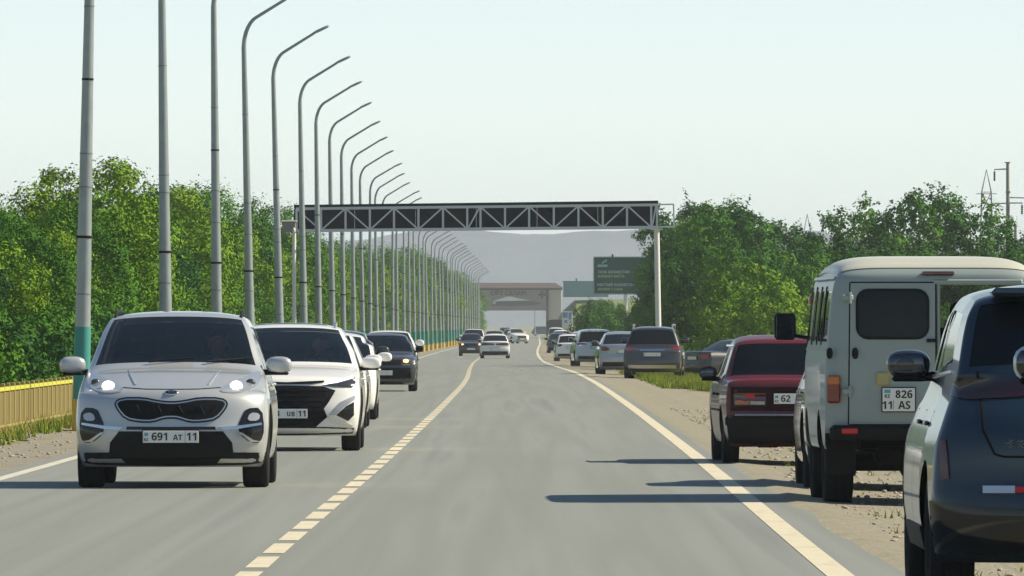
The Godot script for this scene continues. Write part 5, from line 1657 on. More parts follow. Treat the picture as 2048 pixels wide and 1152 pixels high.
func white_crossover() -> void:
	var d := 121.6
	var o := suv({"glass_front": M.tint, "H": 1.56, "hood": 0.90, "cowl_y": 1.06, "cowl": 1.15, "rf": 2.0, "glass_y": 1.02, "fa": 0.32, "mirror_y": 1.05, "mirror_size": Vector3(0.13, 0.075, 0.06), "W": 0.92, "gc": 0.19})
	var r := make_body("white_crossover", "white crossover with wide black grille and slim bright headlights, second oncoming car", "car", on_road(X(572, d), d + 2.2), 0.0, o, "oncoming cars")
	var t: Node3D = r[0]; var c: Dictionary = r[1]
	cabin(t, o)
	var g := whole([Vector2(0, 0.30), Vector2(0.36, 0.30), Vector2(0.50, 0.42), Vector2(0.46, 0.52), Vector2(0.52, 0.60), Vector2(0.60, 0.74), Vector2(0.44, 0.79), Vector2(0, 0.80)])
	obj("grille", piece(c, g, false, 0.009, 0.03, 0.1), M.grille, t)
	for k in 7:
		var y := 0.36 + k * 0.063
		var hw := lerpf(0.36, 0.5, k / 6.0)
		obj("grille_bar", piece(c, rect(-hw, y, hw, y + 0.018), false, 0.014, 0.02, 0.2), M.black_plastic, t)
	obj("hood_edge_trim", piece(c, whole([Vector2(0, 0.815), Vector2(0.30, 0.818), Vector2(0.46, 0.84), Vector2(0.46, 0.855), Vector2(0, 0.835)]), false, 0.012, 0.02, 0.1), M.gloss_black, t)
	for s in [1, -1]:
		var hl := [Vector2(0.44, 0.80), Vector2(0.62, 0.84), Vector2(0.82, 0.90), Vector2(0.84, 0.83), Vector2(0.80, 0.775), Vector2(0.62, 0.78)]
		var l := obj("headlight", piece(c, hl if s > 0 else mirrored(hl), false, 0.008, 0.03, 0.07), M.lamp_dark, t)
		var dr := [Vector2(0.46, 0.812), Vector2(0.62, 0.852), Vector2(0.81, 0.905), Vector2(0.81, 0.885), Vector2(0.62, 0.832)]
		obj("light_bar", piece(c, dr if s > 0 else mirrored(dr), false, 0.016, 0.02, 0.08), M.drl, l)
		var bd := [Vector2(0.52, 0.44), Vector2(0.66, 0.60), Vector2(0.83, 0.68), Vector2(0.83, 0.63), Vector2(0.72, 0.55), Vector2(0.60, 0.44)]
		obj("side_vent", piece(c, bd if s > 0 else mirrored(bd), false, 0.009, 0.03, 0.08), M.silver, t)
		var pk := [Vector2(0.61, 0.44), Vector2(0.73, 0.55), Vector2(0.82, 0.60), Vector2(0.82, 0.44), Vector2(0.75, 0.37)]
		obj("fog_pocket", piece(c, pk if s > 0 else mirrored(pk), false, 0.008, 0.03, 0.08), M.gloss_black, t)
		var pl := [Vector2(0.50, 0.43), Vector2(0.60, 0.42), Vector2(0.80, 0.32), Vector2(0.78, 0.29), Vector2(0.58, 0.36)]
		obj("chrome_fin", piece(c, pl if s > 0 else mirrored(pl), false, 0.014, 0.03, 0.08), M.chrome, t)
	obj("lower_bumper", piece(c, whole([Vector2(0, 0.20), Vector2(0.8, 0.22), Vector2(0.82, 0.285), Vector2(0.5, 0.295), Vector2(0, 0.295)]), false, 0.008, 0.03, 0.12), M.black_plastic, t)
	var ts := find(c, 0.0, 0.46, false)
	plate(t, surf(c, ts.x, ts.y) + Vector3(0, 0, 0.03), Basis.IDENTITY, [["KZ", 0.026, -0.232, -0.028], ["4", 0.07, -0.1, 0.0], ["UB", 0.055, 0.06, -0.006], ["11", 0.072, 0.20, 0.0]])
	obj("sunroof", sheet(c, 12 * SUB + 2, 14 * SUB, -0.7, 0.7, 0.006, 6, 10), M.gloss_black, t)
	for s in [-1.0, 1.0]:
		var rl := MB.new()
		rl.tube([Vector3(s * 0.56, 1.50, 0.1), Vector3(s * 0.56, 1.56, -0.2), Vector3(s * 0.55, 1.55, -1.2), Vector3(s * 0.54, 1.47, -1.6)], [0.013, 0.017, 0.017, 0.013], 8)
		obj("roof_rail", rl.done(), M.satin, t)
	person("driver behind the windshield of the white crossover", t.position + Vector3(0.37, 0.60, o.L * 0.5 - o.cowl - 1.4), 0.0, M.shirt)

func oncoming(called: String, label: String, d: float, px: float, o: Dictionary, kit: Dictionary, turn := 0.0) -> Node3D:
	var r := make_body(called, label, "car", on_road(X(px, d), d + o.L * 0.5), turn, o, "oncoming cars")
	front_kit(r[0], r[1], o, kit)
	return r[0]

func build_traffic() -> void:
	silver_suv()
	white_crossover()
	oncoming("white_sedan", "white sedan half hidden behind the white crossover, third oncoming car", 149.0, 616, sedan({"H": 1.47, "hood": 0.84, "mirror_y": 1.0, "mirror_size": Vector3(0.13, 0.08, 0.06)}), {})
	oncoming("white_hatchback", "white car mostly hidden, right behind the third oncoming car", 163.0, 648, suv({"H": 1.43, "L": 4.1, "hood": 0.86, "cowl_y": 1.0, "glass_y": 0.98, "W": 0.87, "gc": 0.17, "r": 0.31, "mirror_y": 1.0}), {"lens": M.lamp_dark})
	oncoming("grey_hatchback", "dark grey car whose roof shows over the white cars", 186.0, 662, suv({"H": 1.46, "L": 4.2, "hood": 0.86, "cowl_y": 1.0, "glass_y": 0.98, "W": 0.86, "gc": 0.17, "r": 0.31, "paint": M.grey_paint}), {})
	# boxy dark sedan with one lamp glaring
	var od := sedan({"H": 1.37, "L": 4.2, "W": 0.84, "hood": 0.80, "cowl_y": 0.93, "cowl": 1.2, "rf": 1.85, "rr": 1.3, "gb": 0.65, "glass_y": 0.95, "trunk": 0.95, "fa": 0.16, "ra": 0.12, "pw": 3.4, "paint": M.grey_paint, "r": 0.3, "tw": 0.19, "mirror_paint": M.black_plastic, "glass_front": M.tint, "mirror_size": Vector3(0.1, 0.065, 0.05)})
	var dk := oncoming("dark_sedan", "boxy dark grey sedan with one glaring headlight, behind the white cars", 236.0, 763, od, {"on": 1, "lit": M.lamp_amber, "lamp": rect(0.50, 0.62, 0.78, 0.76), "grille": rect(-0.46, 0.63, 0.46, 0.75), "intake": [Vector2(-0.78, 0.22), Vector2(0.78, 0.22), Vector2(0.80, 0.56), Vector2(-0.80, 0.56)]})
	cabin(dk, od)
	oncoming("white_saloon", "white car showing its door mirror beside the dark sedan", 300.0, 776, sedan({"H": 1.43, "mirror_size": Vector3(0.13, 0.1, 0.06)}), {})
	oncoming("dark_hatchback", "small dark car with two lit headlights next to the white sedan ahead", 640.0, 942, sedan({"H": 1.44, "L": 4.1, "W": 0.80, "paint": M.dark_paint, "hood": 0.82, "fa": 0.2, "r": 0.3, "rr": 1.2, "gb": 0.5}), {"on": 0, "lit": M.lamp_amber, "lamp": rect(0.46, 0.66, 0.74, 0.80)})
	oncoming("white_estate", "white SUV right behind the small dark car, far down the lane", 720.0, 947, suv({"H": 1.70, "W": 0.9}), {})
	oncoming("far_white_suv", "white SUV turning near the far bend of the road", 1080.0, 1030, suv({"H": 1.62, "hood": 0.95, "paint": M.white_paint}), {"grille": rect(-0.5, 0.5, 0.5, 0.85)}, 0.35)
	oncoming("far_white_van", "white car behind the turning SUV, farthest in the lane", 1250.0, 1011, suv({"H": 1.75, "L": 4.3}), {})
	# cars going our way
	var os := sedan({"H": 1.46, "W": 0.9, "ra": 0.16, "mirrors": true})
	var r := make_body("lead_sedan", "white sedan driving away in our lane, seen from behind", "car", on_road(X(990, 590), 590.0 + 2.25), PI, os, "cars driving away")
	rear_kit(r[0], r[1], os, {"lamp": [Vector2(0.05, 0.78), Vector2(0.80, 0.76), Vector2(0.85, 0.90), Vector2(0.72, 0.93), Vector2(0.05, 0.88)], "lamp_m": M.tail_dark, "plate_y": 0.55, "low": [Vector2(-0.8, 0.22), Vector2(0.8, 0.22), Vector2(0.74, 0.42), Vector2(-0.74, 0.42)]})
	var o2 := suv({"H": 1.55, "paint": M.silver})
	var r2 := make_body("lead_hatchback", "pale car whose roof shows just beyond the white sedan ahead", "car", on_road(X(989, 850), 852.0), PI, o2, "cars driving away")
	rear_kit(r2[0], r2[1], o2, {})
	var o3 := suv({"H": 1.75, "L": 4.9, "paint": M.dark_paint, "W": 0.95})
	make_body("crossing_pickup", "dark vehicle crossing the road beyond the gate", "car", on_road(X(1088, 1950), 1950.0), PI * 0.5, o3)

func parked(called: String, label: String, d: float, px: float, o: Dictionary, kit: Dictionary, turn := 0.0) -> Array:
	# px: column of the middle of the tail; d: distance to the tail
	var off := Basis(Vector3.UP, PI + turn) * Vector3(0, 0, o.L * 0.5)
	var x := X(px, d)
	var at := on_ground(x + off.x, d - off.z)
	at.y += 0.012
	var r := make_body(called, label, "car", at, PI + turn, o, "cars parked on the shoulder")
	rear_kit(r[0], r[1], o, kit)
	return r

func blue_suv() -> void:
	var d := 54.2
	var o := suv({"paint": M.blue_paint, "H": 1.79, "L": 4.7, "W": 0.94, "glass_y": 1.31, "cowl_y": 1.2, "hood": 1.02, "gb": 0.30, "rr": 0.60, "ra": 0.26, "r": 0.375, "tw": 0.25, "gc": 0.24, "mirror_paint": M.dark_paint, "mirror_y": 1.31, "mirror_size": Vector3(0.125, 0.085, 0.08), "rim": M.alloy, "mirror_z": 0.55, "glass_side": M.dark_glass})
	var r := parked("dark_blue_suv", "dark blue SUV parked closest on the shoulder, cut by the picture's edge", d, 1024.0 + 3.20 * F / d, o, {"lamp": chaikin([Vector2(0.30, 1.17), Vector2(0.84, 1.14), Vector2(0.88, 1.24), Vector2(0.72, 1.27), Vector2(0.30, 1.245)], 1), "lamp_m": mat(Color(0.02, 0.004, 0.006), 0.15, 0.0, 0.8), "plate_y": 0.66, "low": [Vector2(-0.9, 0.32), Vector2(0.9, 0.32), Vector2(0.92, 0.60), Vector2(0.6, 0.56), Vector2(-0.6, 0.56), Vector2(-0.92, 0.60)], "low_m": M.gloss_black})
	var t: Node3D = r[0]; var c: Dictionary = r[1]
	for s in [-1.0, 1.0]:
		var v := [Vector2(s * 0.82, 0.72), Vector2(s * 0.865, 0.71), Vector2(s * 0.87, 0.92), Vector2(s * 0.835, 0.93)]
		obj("corner_reflector", piece(c, v, true, 0.010, 0.02, 0.1), M.tail_dark, t)
		var st := [Vector2(s * 0.30, 0.645), Vector2(s * 0.62, 0.645), Vector2(s * 0.62, 0.675), Vector2(s * 0.30, 0.675)]
		obj("bumper_reflector", piece(c, st, true, 0.016, 0.02, 0.2), M.reflector, t)
		var fr := [Vector2(s * 0.47, 0.64), Vector2(s * 0.64, 0.64), Vector2(s * 0.64, 0.68), Vector2(s * 0.47, 0.68)]
		obj("bumper_trim_bar", piece(c, fr, true, 0.022, 0.02, 0.2), M.satin, t)
		obj("window_trim", side_piece(c, [Vector2(1.15, 1.24), Vector2(-1.55, 1.29), Vector2(-1.55, 1.305), Vector2(1.15, 1.258)], s, 0.012, 0.02), M.satin, t)
		obj("sill_cladding", side_piece(c, [Vector2(1.0, 0.31), Vector2(-1.0, 0.31), Vector2(-1.0, 0.44), Vector2(1.0, 0.44)], s, 0.010, 0.02), M.black_plastic, t)
	# hatch seam
	var seam := [Vector2(-0.66, 1.30), Vector2(-0.64, 0.98), Vector2(-0.58, 0.855), Vector2(-0.53, 0.84), Vector2(0.53, 0.84), Vector2(0.58, 0.855), Vector2(0.64, 0.98), Vector2(0.66, 1.30)]
	for i in seam.size() - 1:
		var a: Vector2 = seam[i]; var b: Vector2 = seam[i + 1]
		var n2 := (b - a).normalized().orthogonal() * 0.006
		obj("hatch_seam", piece(c, [a - n2, b - n2, b + n2, a + n2], true, 0.005, 0.01, 0.06), M.underbody, t)
	var sp := MB.new()
	sp.box(Vector3(0, 1.735, -1.80), Vector3(1.16, 0.05, 0.28), 0.022)
	obj("spoiler", sp.done(), M.blue_paint, t)
	var ts := find(c, 0.0, 0.745, true)
	for k in 4:
		# four embossed characters at the left end of the hatch
		var x := -0.50 + k * 0.062
		var z := find(c, -x, 0.91, true)
		var p := surf(c, z.x, z.y)
		_glyph(t, p + Vector3(0, 0, -0.008), k)

# strokes of the maker's embossed characters on the hatch
func _glyph(t: Node3D, at: Vector3, k: int) -> void:
	var st: Array = [
		[[0, 1, 0, -1], [-0.8, 0.1, 0.9, 0.1], [0.8, 0.9, 0.05, 0.2], [0, -0.9, 0.9, -0.6], [0, 0, 0.9, -0.9]],
		[[0, 1, 0, 0.7], [-0.9, 0.65, 0.9, 0.65], [-0.9, 0.65, -0.9, 0.4], [0.9, 0.65, 0.9, 0.4], [-0.9, 0, 0.9, 0], [0.1, 0.5, -0.6, -0.9], [-0.2, -0.3, 0.7, -1]],
		[[-0.8, 0.9, -0.5, 0.6], [-0.8, 0.3, -0.5, 0.0], [-0.9, -0.9, -0.4, -0.2], [-0.1, 0.9, 0.9, 0.9], [-0.1, 0.4, 0.8, 0.4], [0.3, 0.4, 0.5, -0.6], [0.5, -0.6, 0.9, -0.9]],
		[[-0.5, 0.9, -0.5, -0.6], [-0.9, 0.5, 0.0, 0.5], [0.1, 0.9, 0.9, 0.9], [0.5, 0.9, 0.5, -0.9], [0.1, 0.0, 0.9, 0.0], [-0.9, -0.6, 0.0, -0.5]]][k]
	var b := MB.new()
	for s in st:
		var a := Vector3(-s[0] * 0.024, s[1] * 0.024, 0); var e := Vector3(-s[2] * 0.024, s[3] * 0.024, 0)
		b.bar(a, e, 0.006, 0.006)
	var o := obj("lettering", b.done(), M.chrome, t)
	o.position = at

func red_sedan() -> void:
	var d := 110.6
	var o := sedan({"paint": M.red_paint, "H": 1.45, "L": 4.12, "W": 0.81, "gc": 0.19, "hood": 0.86, "cowl": 1.25, "cowl_y": 0.98, "rf": 1.75, "rr": 1.25, "gb": 0.86, "glass_y": 0.985, "trunk": 0.965, "fa": 0.06, "ra": 0.05, "pw": 5.0, "crown": 0.04, "r": 0.30, "tw": 0.18, "rim": M.steel_rim, "mirror_paint": M.black_plastic, "mirror_y": 1.0, "mirror_size": Vector3(0.10, 0.075, 0.05), "gs": 0.92,
		"halfw": [[0.19, 0.72], [0.3, 0.775], [0.5, 0.805], [0.75, 0.81], [0.9, 0.79], [0.96, 0.765], [1.0, 0.745], [1.2, 0.68], [1.36, 0.62], [1.45, 0.55]]})
	var off := Basis(Vector3.UP, PI + 0.028) * Vector3(0, 0, 2.06)
	var x := X(1450, d) + 0.80
	var at := on_ground(x + off.x, d - off.z)
	at.y += 0.012
	var r := make_body("red_sedan", "old dark red boxy sedan parked in front of the grey van", "car", at, PI + 0.028, o, "cars parked on the shoulder")
	var t: Node3D = r[0]; var c: Dictionary = r[1]
	var pn := [Vector2(-0.735, 0.61), Vector2(0.735, 0.61), Vector2(0.735, 0.875), Vector2(-0.735, 0.875)]
	obj("rear_panel", piece(c, pn, true, 0.007, 0.03, 0.15), dull(Color(0.03, 0.007, 0.010), 0.45), t)
	for s in [-1.0, 1.0]:
		var tl := obj("tail_light", piece(c, [Vector2(s * 0.70, 0.665), Vector2(s * 0.345, 0.665), Vector2(s * 0.345, 0.81), Vector2(s * 0.70, 0.81)], true, 0.020, 0.03, 0.15), M.tail_dark, t)
		obj("turn_lens", piece(c, [Vector2(s * 0.69, 0.675), Vector2(s * 0.53, 0.675), Vector2(s * 0.53, 0.725), Vector2(s * 0.69, 0.725)], true, 0.026, 0.02, 0.15), M.tail_amber, tl)
		obj("reverse_lens", piece(c, [Vector2(s * 0.52, 0.675), Vector2(s * 0.36, 0.675), Vector2(s * 0.36, 0.725), Vector2(s * 0.52, 0.725)], true, 0.026, 0.02, 0.15), M.tail_clear, tl)
		obj("stop_lens", piece(c, [Vector2(s * 0.57, 0.745), Vector2(s * 0.47, 0.745), Vector2(s * 0.47, 0.80), Vector2(s * 0.57, 0.80)], true, 0.026, 0.02, 0.15), M.reflector, tl)
		obj("gutter_trim", side_piece(c, [Vector2(0.75, 1.32), Vector2(-0.85, 1.32), Vector2(-0.85, 1.335), Vector2(0.75, 1.335)], s, 0.012, 0.02), M.chrome, t)
		obj("side_moulding", side_piece(c, [Vector2(0.9, 0.60), Vector2(-0.85, 0.60), Vector2(-0.85, 0.625), Vector2(0.9, 0.625)], s, 0.010, 0.02), M.black_plastic, t)
	var bm := MB.new()
	bm.box(Vector3(0, 0.50, -2.075), Vector3(1.60, 0.13, 0.11), 0.03)
	var bo := obj("bumper", bm.done(), M.black_plastic, t)
	var bs := MB.new()
	bs.box(Vector3(0, 0.565, -2.085), Vector3(1.38, 0.022, 0.11), 0.006)
	obj("chrome_strip", bs.done(), M.chrome, bo)
	obj("apron", piece(c, [Vector2(-0.74, 0.27), Vector2(0.74, 0.27), Vector2(0.765, 0.47), Vector2(-0.765, 0.47)], true, 0.02, 0.04, 0.08), M.black_plastic, t)
	var ex := MB.new()
	ex.tube([Vector3(0.42, 0.25, -1.7), Vector3(0.42, 0.24, -2.02)], [0.03, 0.03], 10)
	ex.box(Vector3(0.30, 0.27, -1.5), Vector3(0.3, 0.14, 0.4), 0.05)
	obj("exhaust", ex.done(), M.underbody, t)
	var ts := find(c, 0.0, 0.745, true)
	plate(t, surf(c, ts.x, ts.y) + Vector3(0, 0, -0.035), Basis(Vector3.UP, PI), [["KZ", 0.026, -0.232, -0.028], ["62", 0.072, -0.13, 0.0]])

func grey_van() -> void:
	var d := 86.3
	var f := 2.18
	var H := 2.17
	var hw := [[0.42, 0.90], [0.55, 0.955], [0.9, 0.97], [1.26, 0.965], [1.36, 0.95], [1.66, 0.925], [1.89, 0.895], [1.97, 0.87], [2.07, 0.80], [2.18, 0.66]]
	var rows := [
		[f - 0.25, 0.44, 0.20, 0.0], [f - 0.08, 0.52, 0.2, 0.0], [f, 0.8, 0.22, 0.0], [f - 0.02, 1.06, 0.26, 0.0], [f - 0.07, 1.28, 0.26, 0.0], [f - 0.10, 1.37, 0.26, 0.0],
		[f - 0.24, 1.85, 0.22, 0.0], [f - 0.34, 2.0, 0.2, 0.03], [f - 0.6, 2.10, 0.16, 0.10], [0.2, H, 0.0, 0.15], [-f + 0.5, H - 0.02, -0.03, 0.15],
		[-f + 0.14, H - 0.075, -0.08, 0.10], [-f + 0.05, H - 0.15, -0.10, 0.03], [-f + 0.03, 1.95, -0.10, 0.0], [-f + 0.01, 1.46, -0.10, 0.0], [-f, 1.06, -0.10, 0.0], [-f, 0.76, -0.10, 0.0], [-f + 0.01, 0.68, -0.10, 0.0], [-f + 0.06, 0.64, -0.10, 0.0]]
	var win := []
	for w in [[1.50, 0.62], [0.45, -0.30], [-0.45, -1.15], [-1.28, -1.92]]:
		win.append(chaikin([Vector2(w[0], 1.43), Vector2(w[1], 1.43), Vector2(w[1], 1.87), Vector2(w[0] - (0.18 if w[0] > 1.0 else 0.0), 1.87)], 0))
	# openings at the back: window of the closed leaf, whole opening of the swung one (local +x is the viewer's left)
	var o := {"L": 4.36, "H": H, "W": 0.97, "gc": 0.46, "sill": 0.04, "rows": rows, "halfw": hw, "plan": [[-f, 0.985], [-f * 0.6, 1.0], [f * 0.6, 1.0], [f, 0.97]], "pw": 6.0, "kc": 5, "kr": 7, "gs": 0.92, "no_rear_glass": true, "windows": win, "paint": M.van_paint, "glass": M.clear, "r": 0.385, "tw": 0.25, "wf": 1.12, "wr": -1.18, "inset": 0.035, "rim": M.steel_rim, "mirrors": false, "seams": false, "cowl_y": 1.3, "cowl": 0.2,
		"holes": [[13 * SUB, 16 * SUB, -0.76, 0.0]]}
	var off := Basis(Vector3.UP, PI + 0.016) * Vector3(0, 0, f)
	var x := 3.66
	var at := on_ground(x + off.x, d - off.z)
	at.y += 0.012
	var r := make_body("grey_van", "pale grey boxy van with one rear door open, parked behind the dark blue SUV", "van", at, PI + 0.016, o, "cars parked on the shoulder")
	var t: Node3D = r[0]; var c: Dictionary = r[1]
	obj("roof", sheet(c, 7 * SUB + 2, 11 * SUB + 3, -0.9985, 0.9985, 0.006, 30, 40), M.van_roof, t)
	# closed door leaf (viewer's left), its window, hinges, handle
	var leaf := chaikin([Vector2(-0.75, 0.72), Vector2(-0.008, 0.72), Vector2(-0.008, 1.935), Vector2(-0.735, 1.935)], 0)
	obj("door_seam", piece(c, grown(leaf, 0.012), true, 0.005, 0.01, 0.2), M.underbody, t)
	var door := obj("rear_door", piece(c, leaf, true, 0.012, 0.02, 0.2), M.van_paint, t)
	var wn := rrect(-0.67, 1.47, -0.08, 1.865, 0.085)
	obj("window_seal", piece(c, grown(wn, 0.022), true, 0.018, 0.02, 0.12), M.black_plastic, door)
	obj("window", piece(c, wn, true, 0.022, 0.02, 0.12), M.dark_glass, door)
	for y in [1.81, 1.0]:
		var hg := MB.new()
		hg.box(Vector3(0.765, y, -f - 0.01), Vector3(0.10, 0.055, 0.04), 0.012)
		hg.tube([Vector3(0.745, y - 0.05, -f - 0.025), Vector3(0.745, y + 0.05, -f - 0.025)], [0.014, 0.014], 8)
		obj("hinge", hg.done(), M.van_paint, door)
	for q in [[0.98, 1.33], [0.76, 1.33]]:
		var hd := MB.new()
		hd.blob(Vector3(q[0] - 0.06, q[1], -f - 0.012), Vector3(0.028, 0.05, 0.03), 2.2, 12, 8)
		obj("vent_grommet" if q[0] > 0.9 else "door_lock", hd.done(), M.black_plastic, t)
	var lk := MB.new()
	lk.box(Vector3(0.04, 1.44, -f - 0.02), Vector3(0.09, 0.03, 0.03), 0.008)
	obj("latch", lk.done(), M.black_plastic, door)
	var pl := MB.new()
	pl.box(Vector3(0.46, 1.11, -f - 0.02), Vector3(0.12, 0.12, 0.03), 0.03)
	obj("lamp_housing", pl.done(), mat(Color(0.42, 0.36, 0.16), 0.5), door)
	# opened leaf, swung out beyond its hinges
	var dl := Node3D.new()
	dl.name = "open_rear_door"
	t.add_child(dl)
	dl.position = Vector3(-0.80, 0, -f + 0.02)
	dl.rotation.y = deg_to_rad(100.0)
	var ol := MB.new()
	for bxs in [[0.36, 1.08, 0.72, 0.70], [0.36, 1.91, 0.72, 0.10], [0.045, 1.65, 0.09, 0.44], [0.675, 1.65, 0.09, 0.44]]:
		ol.box(Vector3(-bxs[0], bxs[1], 0), Vector3(bxs[2], bxs[3], 0.035), 0.008)
	obj("door_leaf", ol.done(), M.van_paint, dl)
	var og := MB.new()
	og.box(Vector3(-0.36, 1.645, 0), Vector3(0.54, 0.42, 0.006))
	obj("window", og.done(), M.clear, dl)
	# frame round the opening, floor, seats inside
	var fr := MB.new()
	for bxs in [[-0.36, 1.945, 0.78, 0.05], [-0.36, 0.745, 0.78, 0.06], [-0.745, 1.345, 0.05, 1.2], [-0.02, 1.345, 0.035, 1.2]]:
		fr.box(Vector3(bxs[0], bxs[1], -f + 0.06), Vector3(bxs[2], bxs[3], 0.08), 0.012)
	obj("door_frame", fr.done(), M.van_paint, t)
	var fl := MB.new()
	fl.box(Vector3(0, 0.64, 0), Vector3(1.7, 0.06, 4.0), 0.01)
	obj("floor", fl.done(), M.underbody, t)
	var ih := MB.new()
	ih.box(Vector3(0, 2.05, -0.1), Vector3(1.2, 0.03, 3.6), 0.01)
	obj("headlining", ih.done(), mat(Color(0.12, 0.115, 0.10), 0.9), t)
	var bench := MB.new()
	bench.box(Vector3(-0.36, 1.12, -1.55), Vector3(0.9, 0.86, 0.14), 0.05)
	bench.box(Vector3(-0.58, 1.68, -1.55), Vector3(0.34, 0.34, 0.12), 0.05)
	obj("rear_bench", bench.done(), M.seat, t)
	for q in [[-0.45, -0.7], [0.35, -0.6], [-0.42, 0.75], [0.42, 0.75]]:
		var s := MB.new()
		s.box(Vector3(q[0], 0.92, q[1]), Vector3(0.5, 0.14, 0.5), 0.05)
		s.box(Vector3(q[0], 1.24, q[1] - 0.26), Vector3(0.5, 0.62, 0.13), 0.05, Basis(Vector3.RIGHT, -0.12))
		s.box(Vector3(q[0], 1.66, q[1] - 0.30), Vector3(0.29, 0.24, 0.1), 0.045, Basis(Vector3.RIGHT, -0.1))
		obj("seat", s.done(), M.seat, t)
	# roof gutter, brake lamp, tail lamps, bumper, plate
	for s in [-1.0, 1.0]:
		obj("roof_gutter", side_piece(c, [Vector2(1.75, 1.965), Vector2(-2.02, 1.965), Vector2(-2.02, 1.99), Vector2(1.75, 1.99)], s, 0.018, 0.03, Vector2(0.4, 0.1)), M.van_paint, t)
		obj("belt_moulding", side_piece(c, [Vector2(1.8, 1.35), Vector2(-2.02, 1.35), Vector2(-2.02, 1.37), Vector2(1.8, 1.37)], s, 0.008, 0.02, Vector2(0.4, 0.1)), M.van_paint, t)
		for z in [1.55, 0.55, -0.38, -1.22]:
			obj("window_pillar", side_piece(c, [Vector2(z + 0.012, 1.40), Vector2(z - 0.012, 1.40), Vector2(z - 0.012, 1.91), Vector2(z + 0.012, 1.91)], s, 0.010, 0.02), M.black_plastic, t)
		var tl := MB.new()
		tl.box(Vector3(s * 0.885, 1.02, -f - 0.0), Vector3(0.115, 0.24, 0.06), 0.015)
		var lo := obj("tail_light", tl.done(), M.tail, t)
		var am := MB.new()
		am.box(Vector3(s * 0.885, 1.095, -f - 0.017), Vector3(0.108, 0.085, 0.04), 0.012)
		obj("turn_lens", am.done(), M.tail_amber, lo)
		var mk := MB.new()
		mk.blob(Vector3(s * 0.90, 1.80, 1.62), Vector3(0.03, 0.05, 0.05), 2.2, 10, 6)
		obj("marker_lamp", mk.done(), M.tail_amber, t)
		# square black mirrors on arms
		var mi := MB.new()
		mi.box(Vector3(s * 1.135, 1.56, 1.72), Vector3(0.20, 0.24, 0.06), 0.025, Basis(Vector3.UP, s * 0.25))
		var mo := obj("mirror", mi.done(), M.black_plastic, t)
		var mg := MB.new()
		mg.box(Vector3(s * 1.135, 1.56, 1.685), Vector3(0.17, 0.20, 0.01), 0.004, Basis(Vector3.UP, s * 0.25))
		obj("mirror_glass", mg.done(), M.mirror, mo)
		var ma := MB.new()
		ma.tube([Vector3(s * 0.93, 1.46, 1.62), Vector3(s * 1.06, 1.48, 1.74)], [0.018, 0.018], 8)
		obj("mirror_arm", ma.done(), M.black_plastic, mo)
		var mf := MB.new()
		mf.box(Vector3(s * 0.80, 0.42, -1.72), Vector3(0.26, 0.3, 0.02), 0.008)
		obj("mud_flap", mf.done(), M.black_plastic, t)
	var bl := MB.new()
	bl.box(Vector3(-0.02, 2.02, -f + 0.035), Vector3(0.28, 0.035, 0.05), 0.01)
	obj("brake_lamp", bl.done(), M.tail_dark, t)
	var bm := MB.new()
	bm.box(Vector3(0, 0.645, -f - 0.02), Vector3(1.84, 0.13, 0.12), 0.03)
	var bo := obj("bumper", bm.done(), M.black_plastic, t)
	var br := MB.new()
	br.box(Vector3(0.75, 0.66, -f - 0.085), Vector3(0.14, 0.05, 0.02), 0.008)
	obj("reflector", br.done(), M.reflector, bo)
	var un := MB.new()
	un.tube([Vector3(-0.8, 0.36, -1.18), Vector3(0.8, 0.36, -1.18)], [0.06, 0.06], 10)
	un.blob(Vector3(0.1, 0.36, -1.18), Vector3(0.17, 0.16, 0.16), 2.2, 14, 10)
	un.box(Vector3(0.35, 0.44, -1.5), Vector3(0.3, 0.16, 0.5), 0.05)
	obj("axle", un.done(), M.underbody, t)
	plate(t, Vector3(0.325, 0.93, -f - 0.03), Basis(Vector3.UP, PI), [["KZ", 0.03, -0.10, 0.03], ["826", 0.066, 0.045, 0.045], ["11", 0.066, -0.095, -0.048], ["AS", 0.066, 0.05, -0.048]], true)

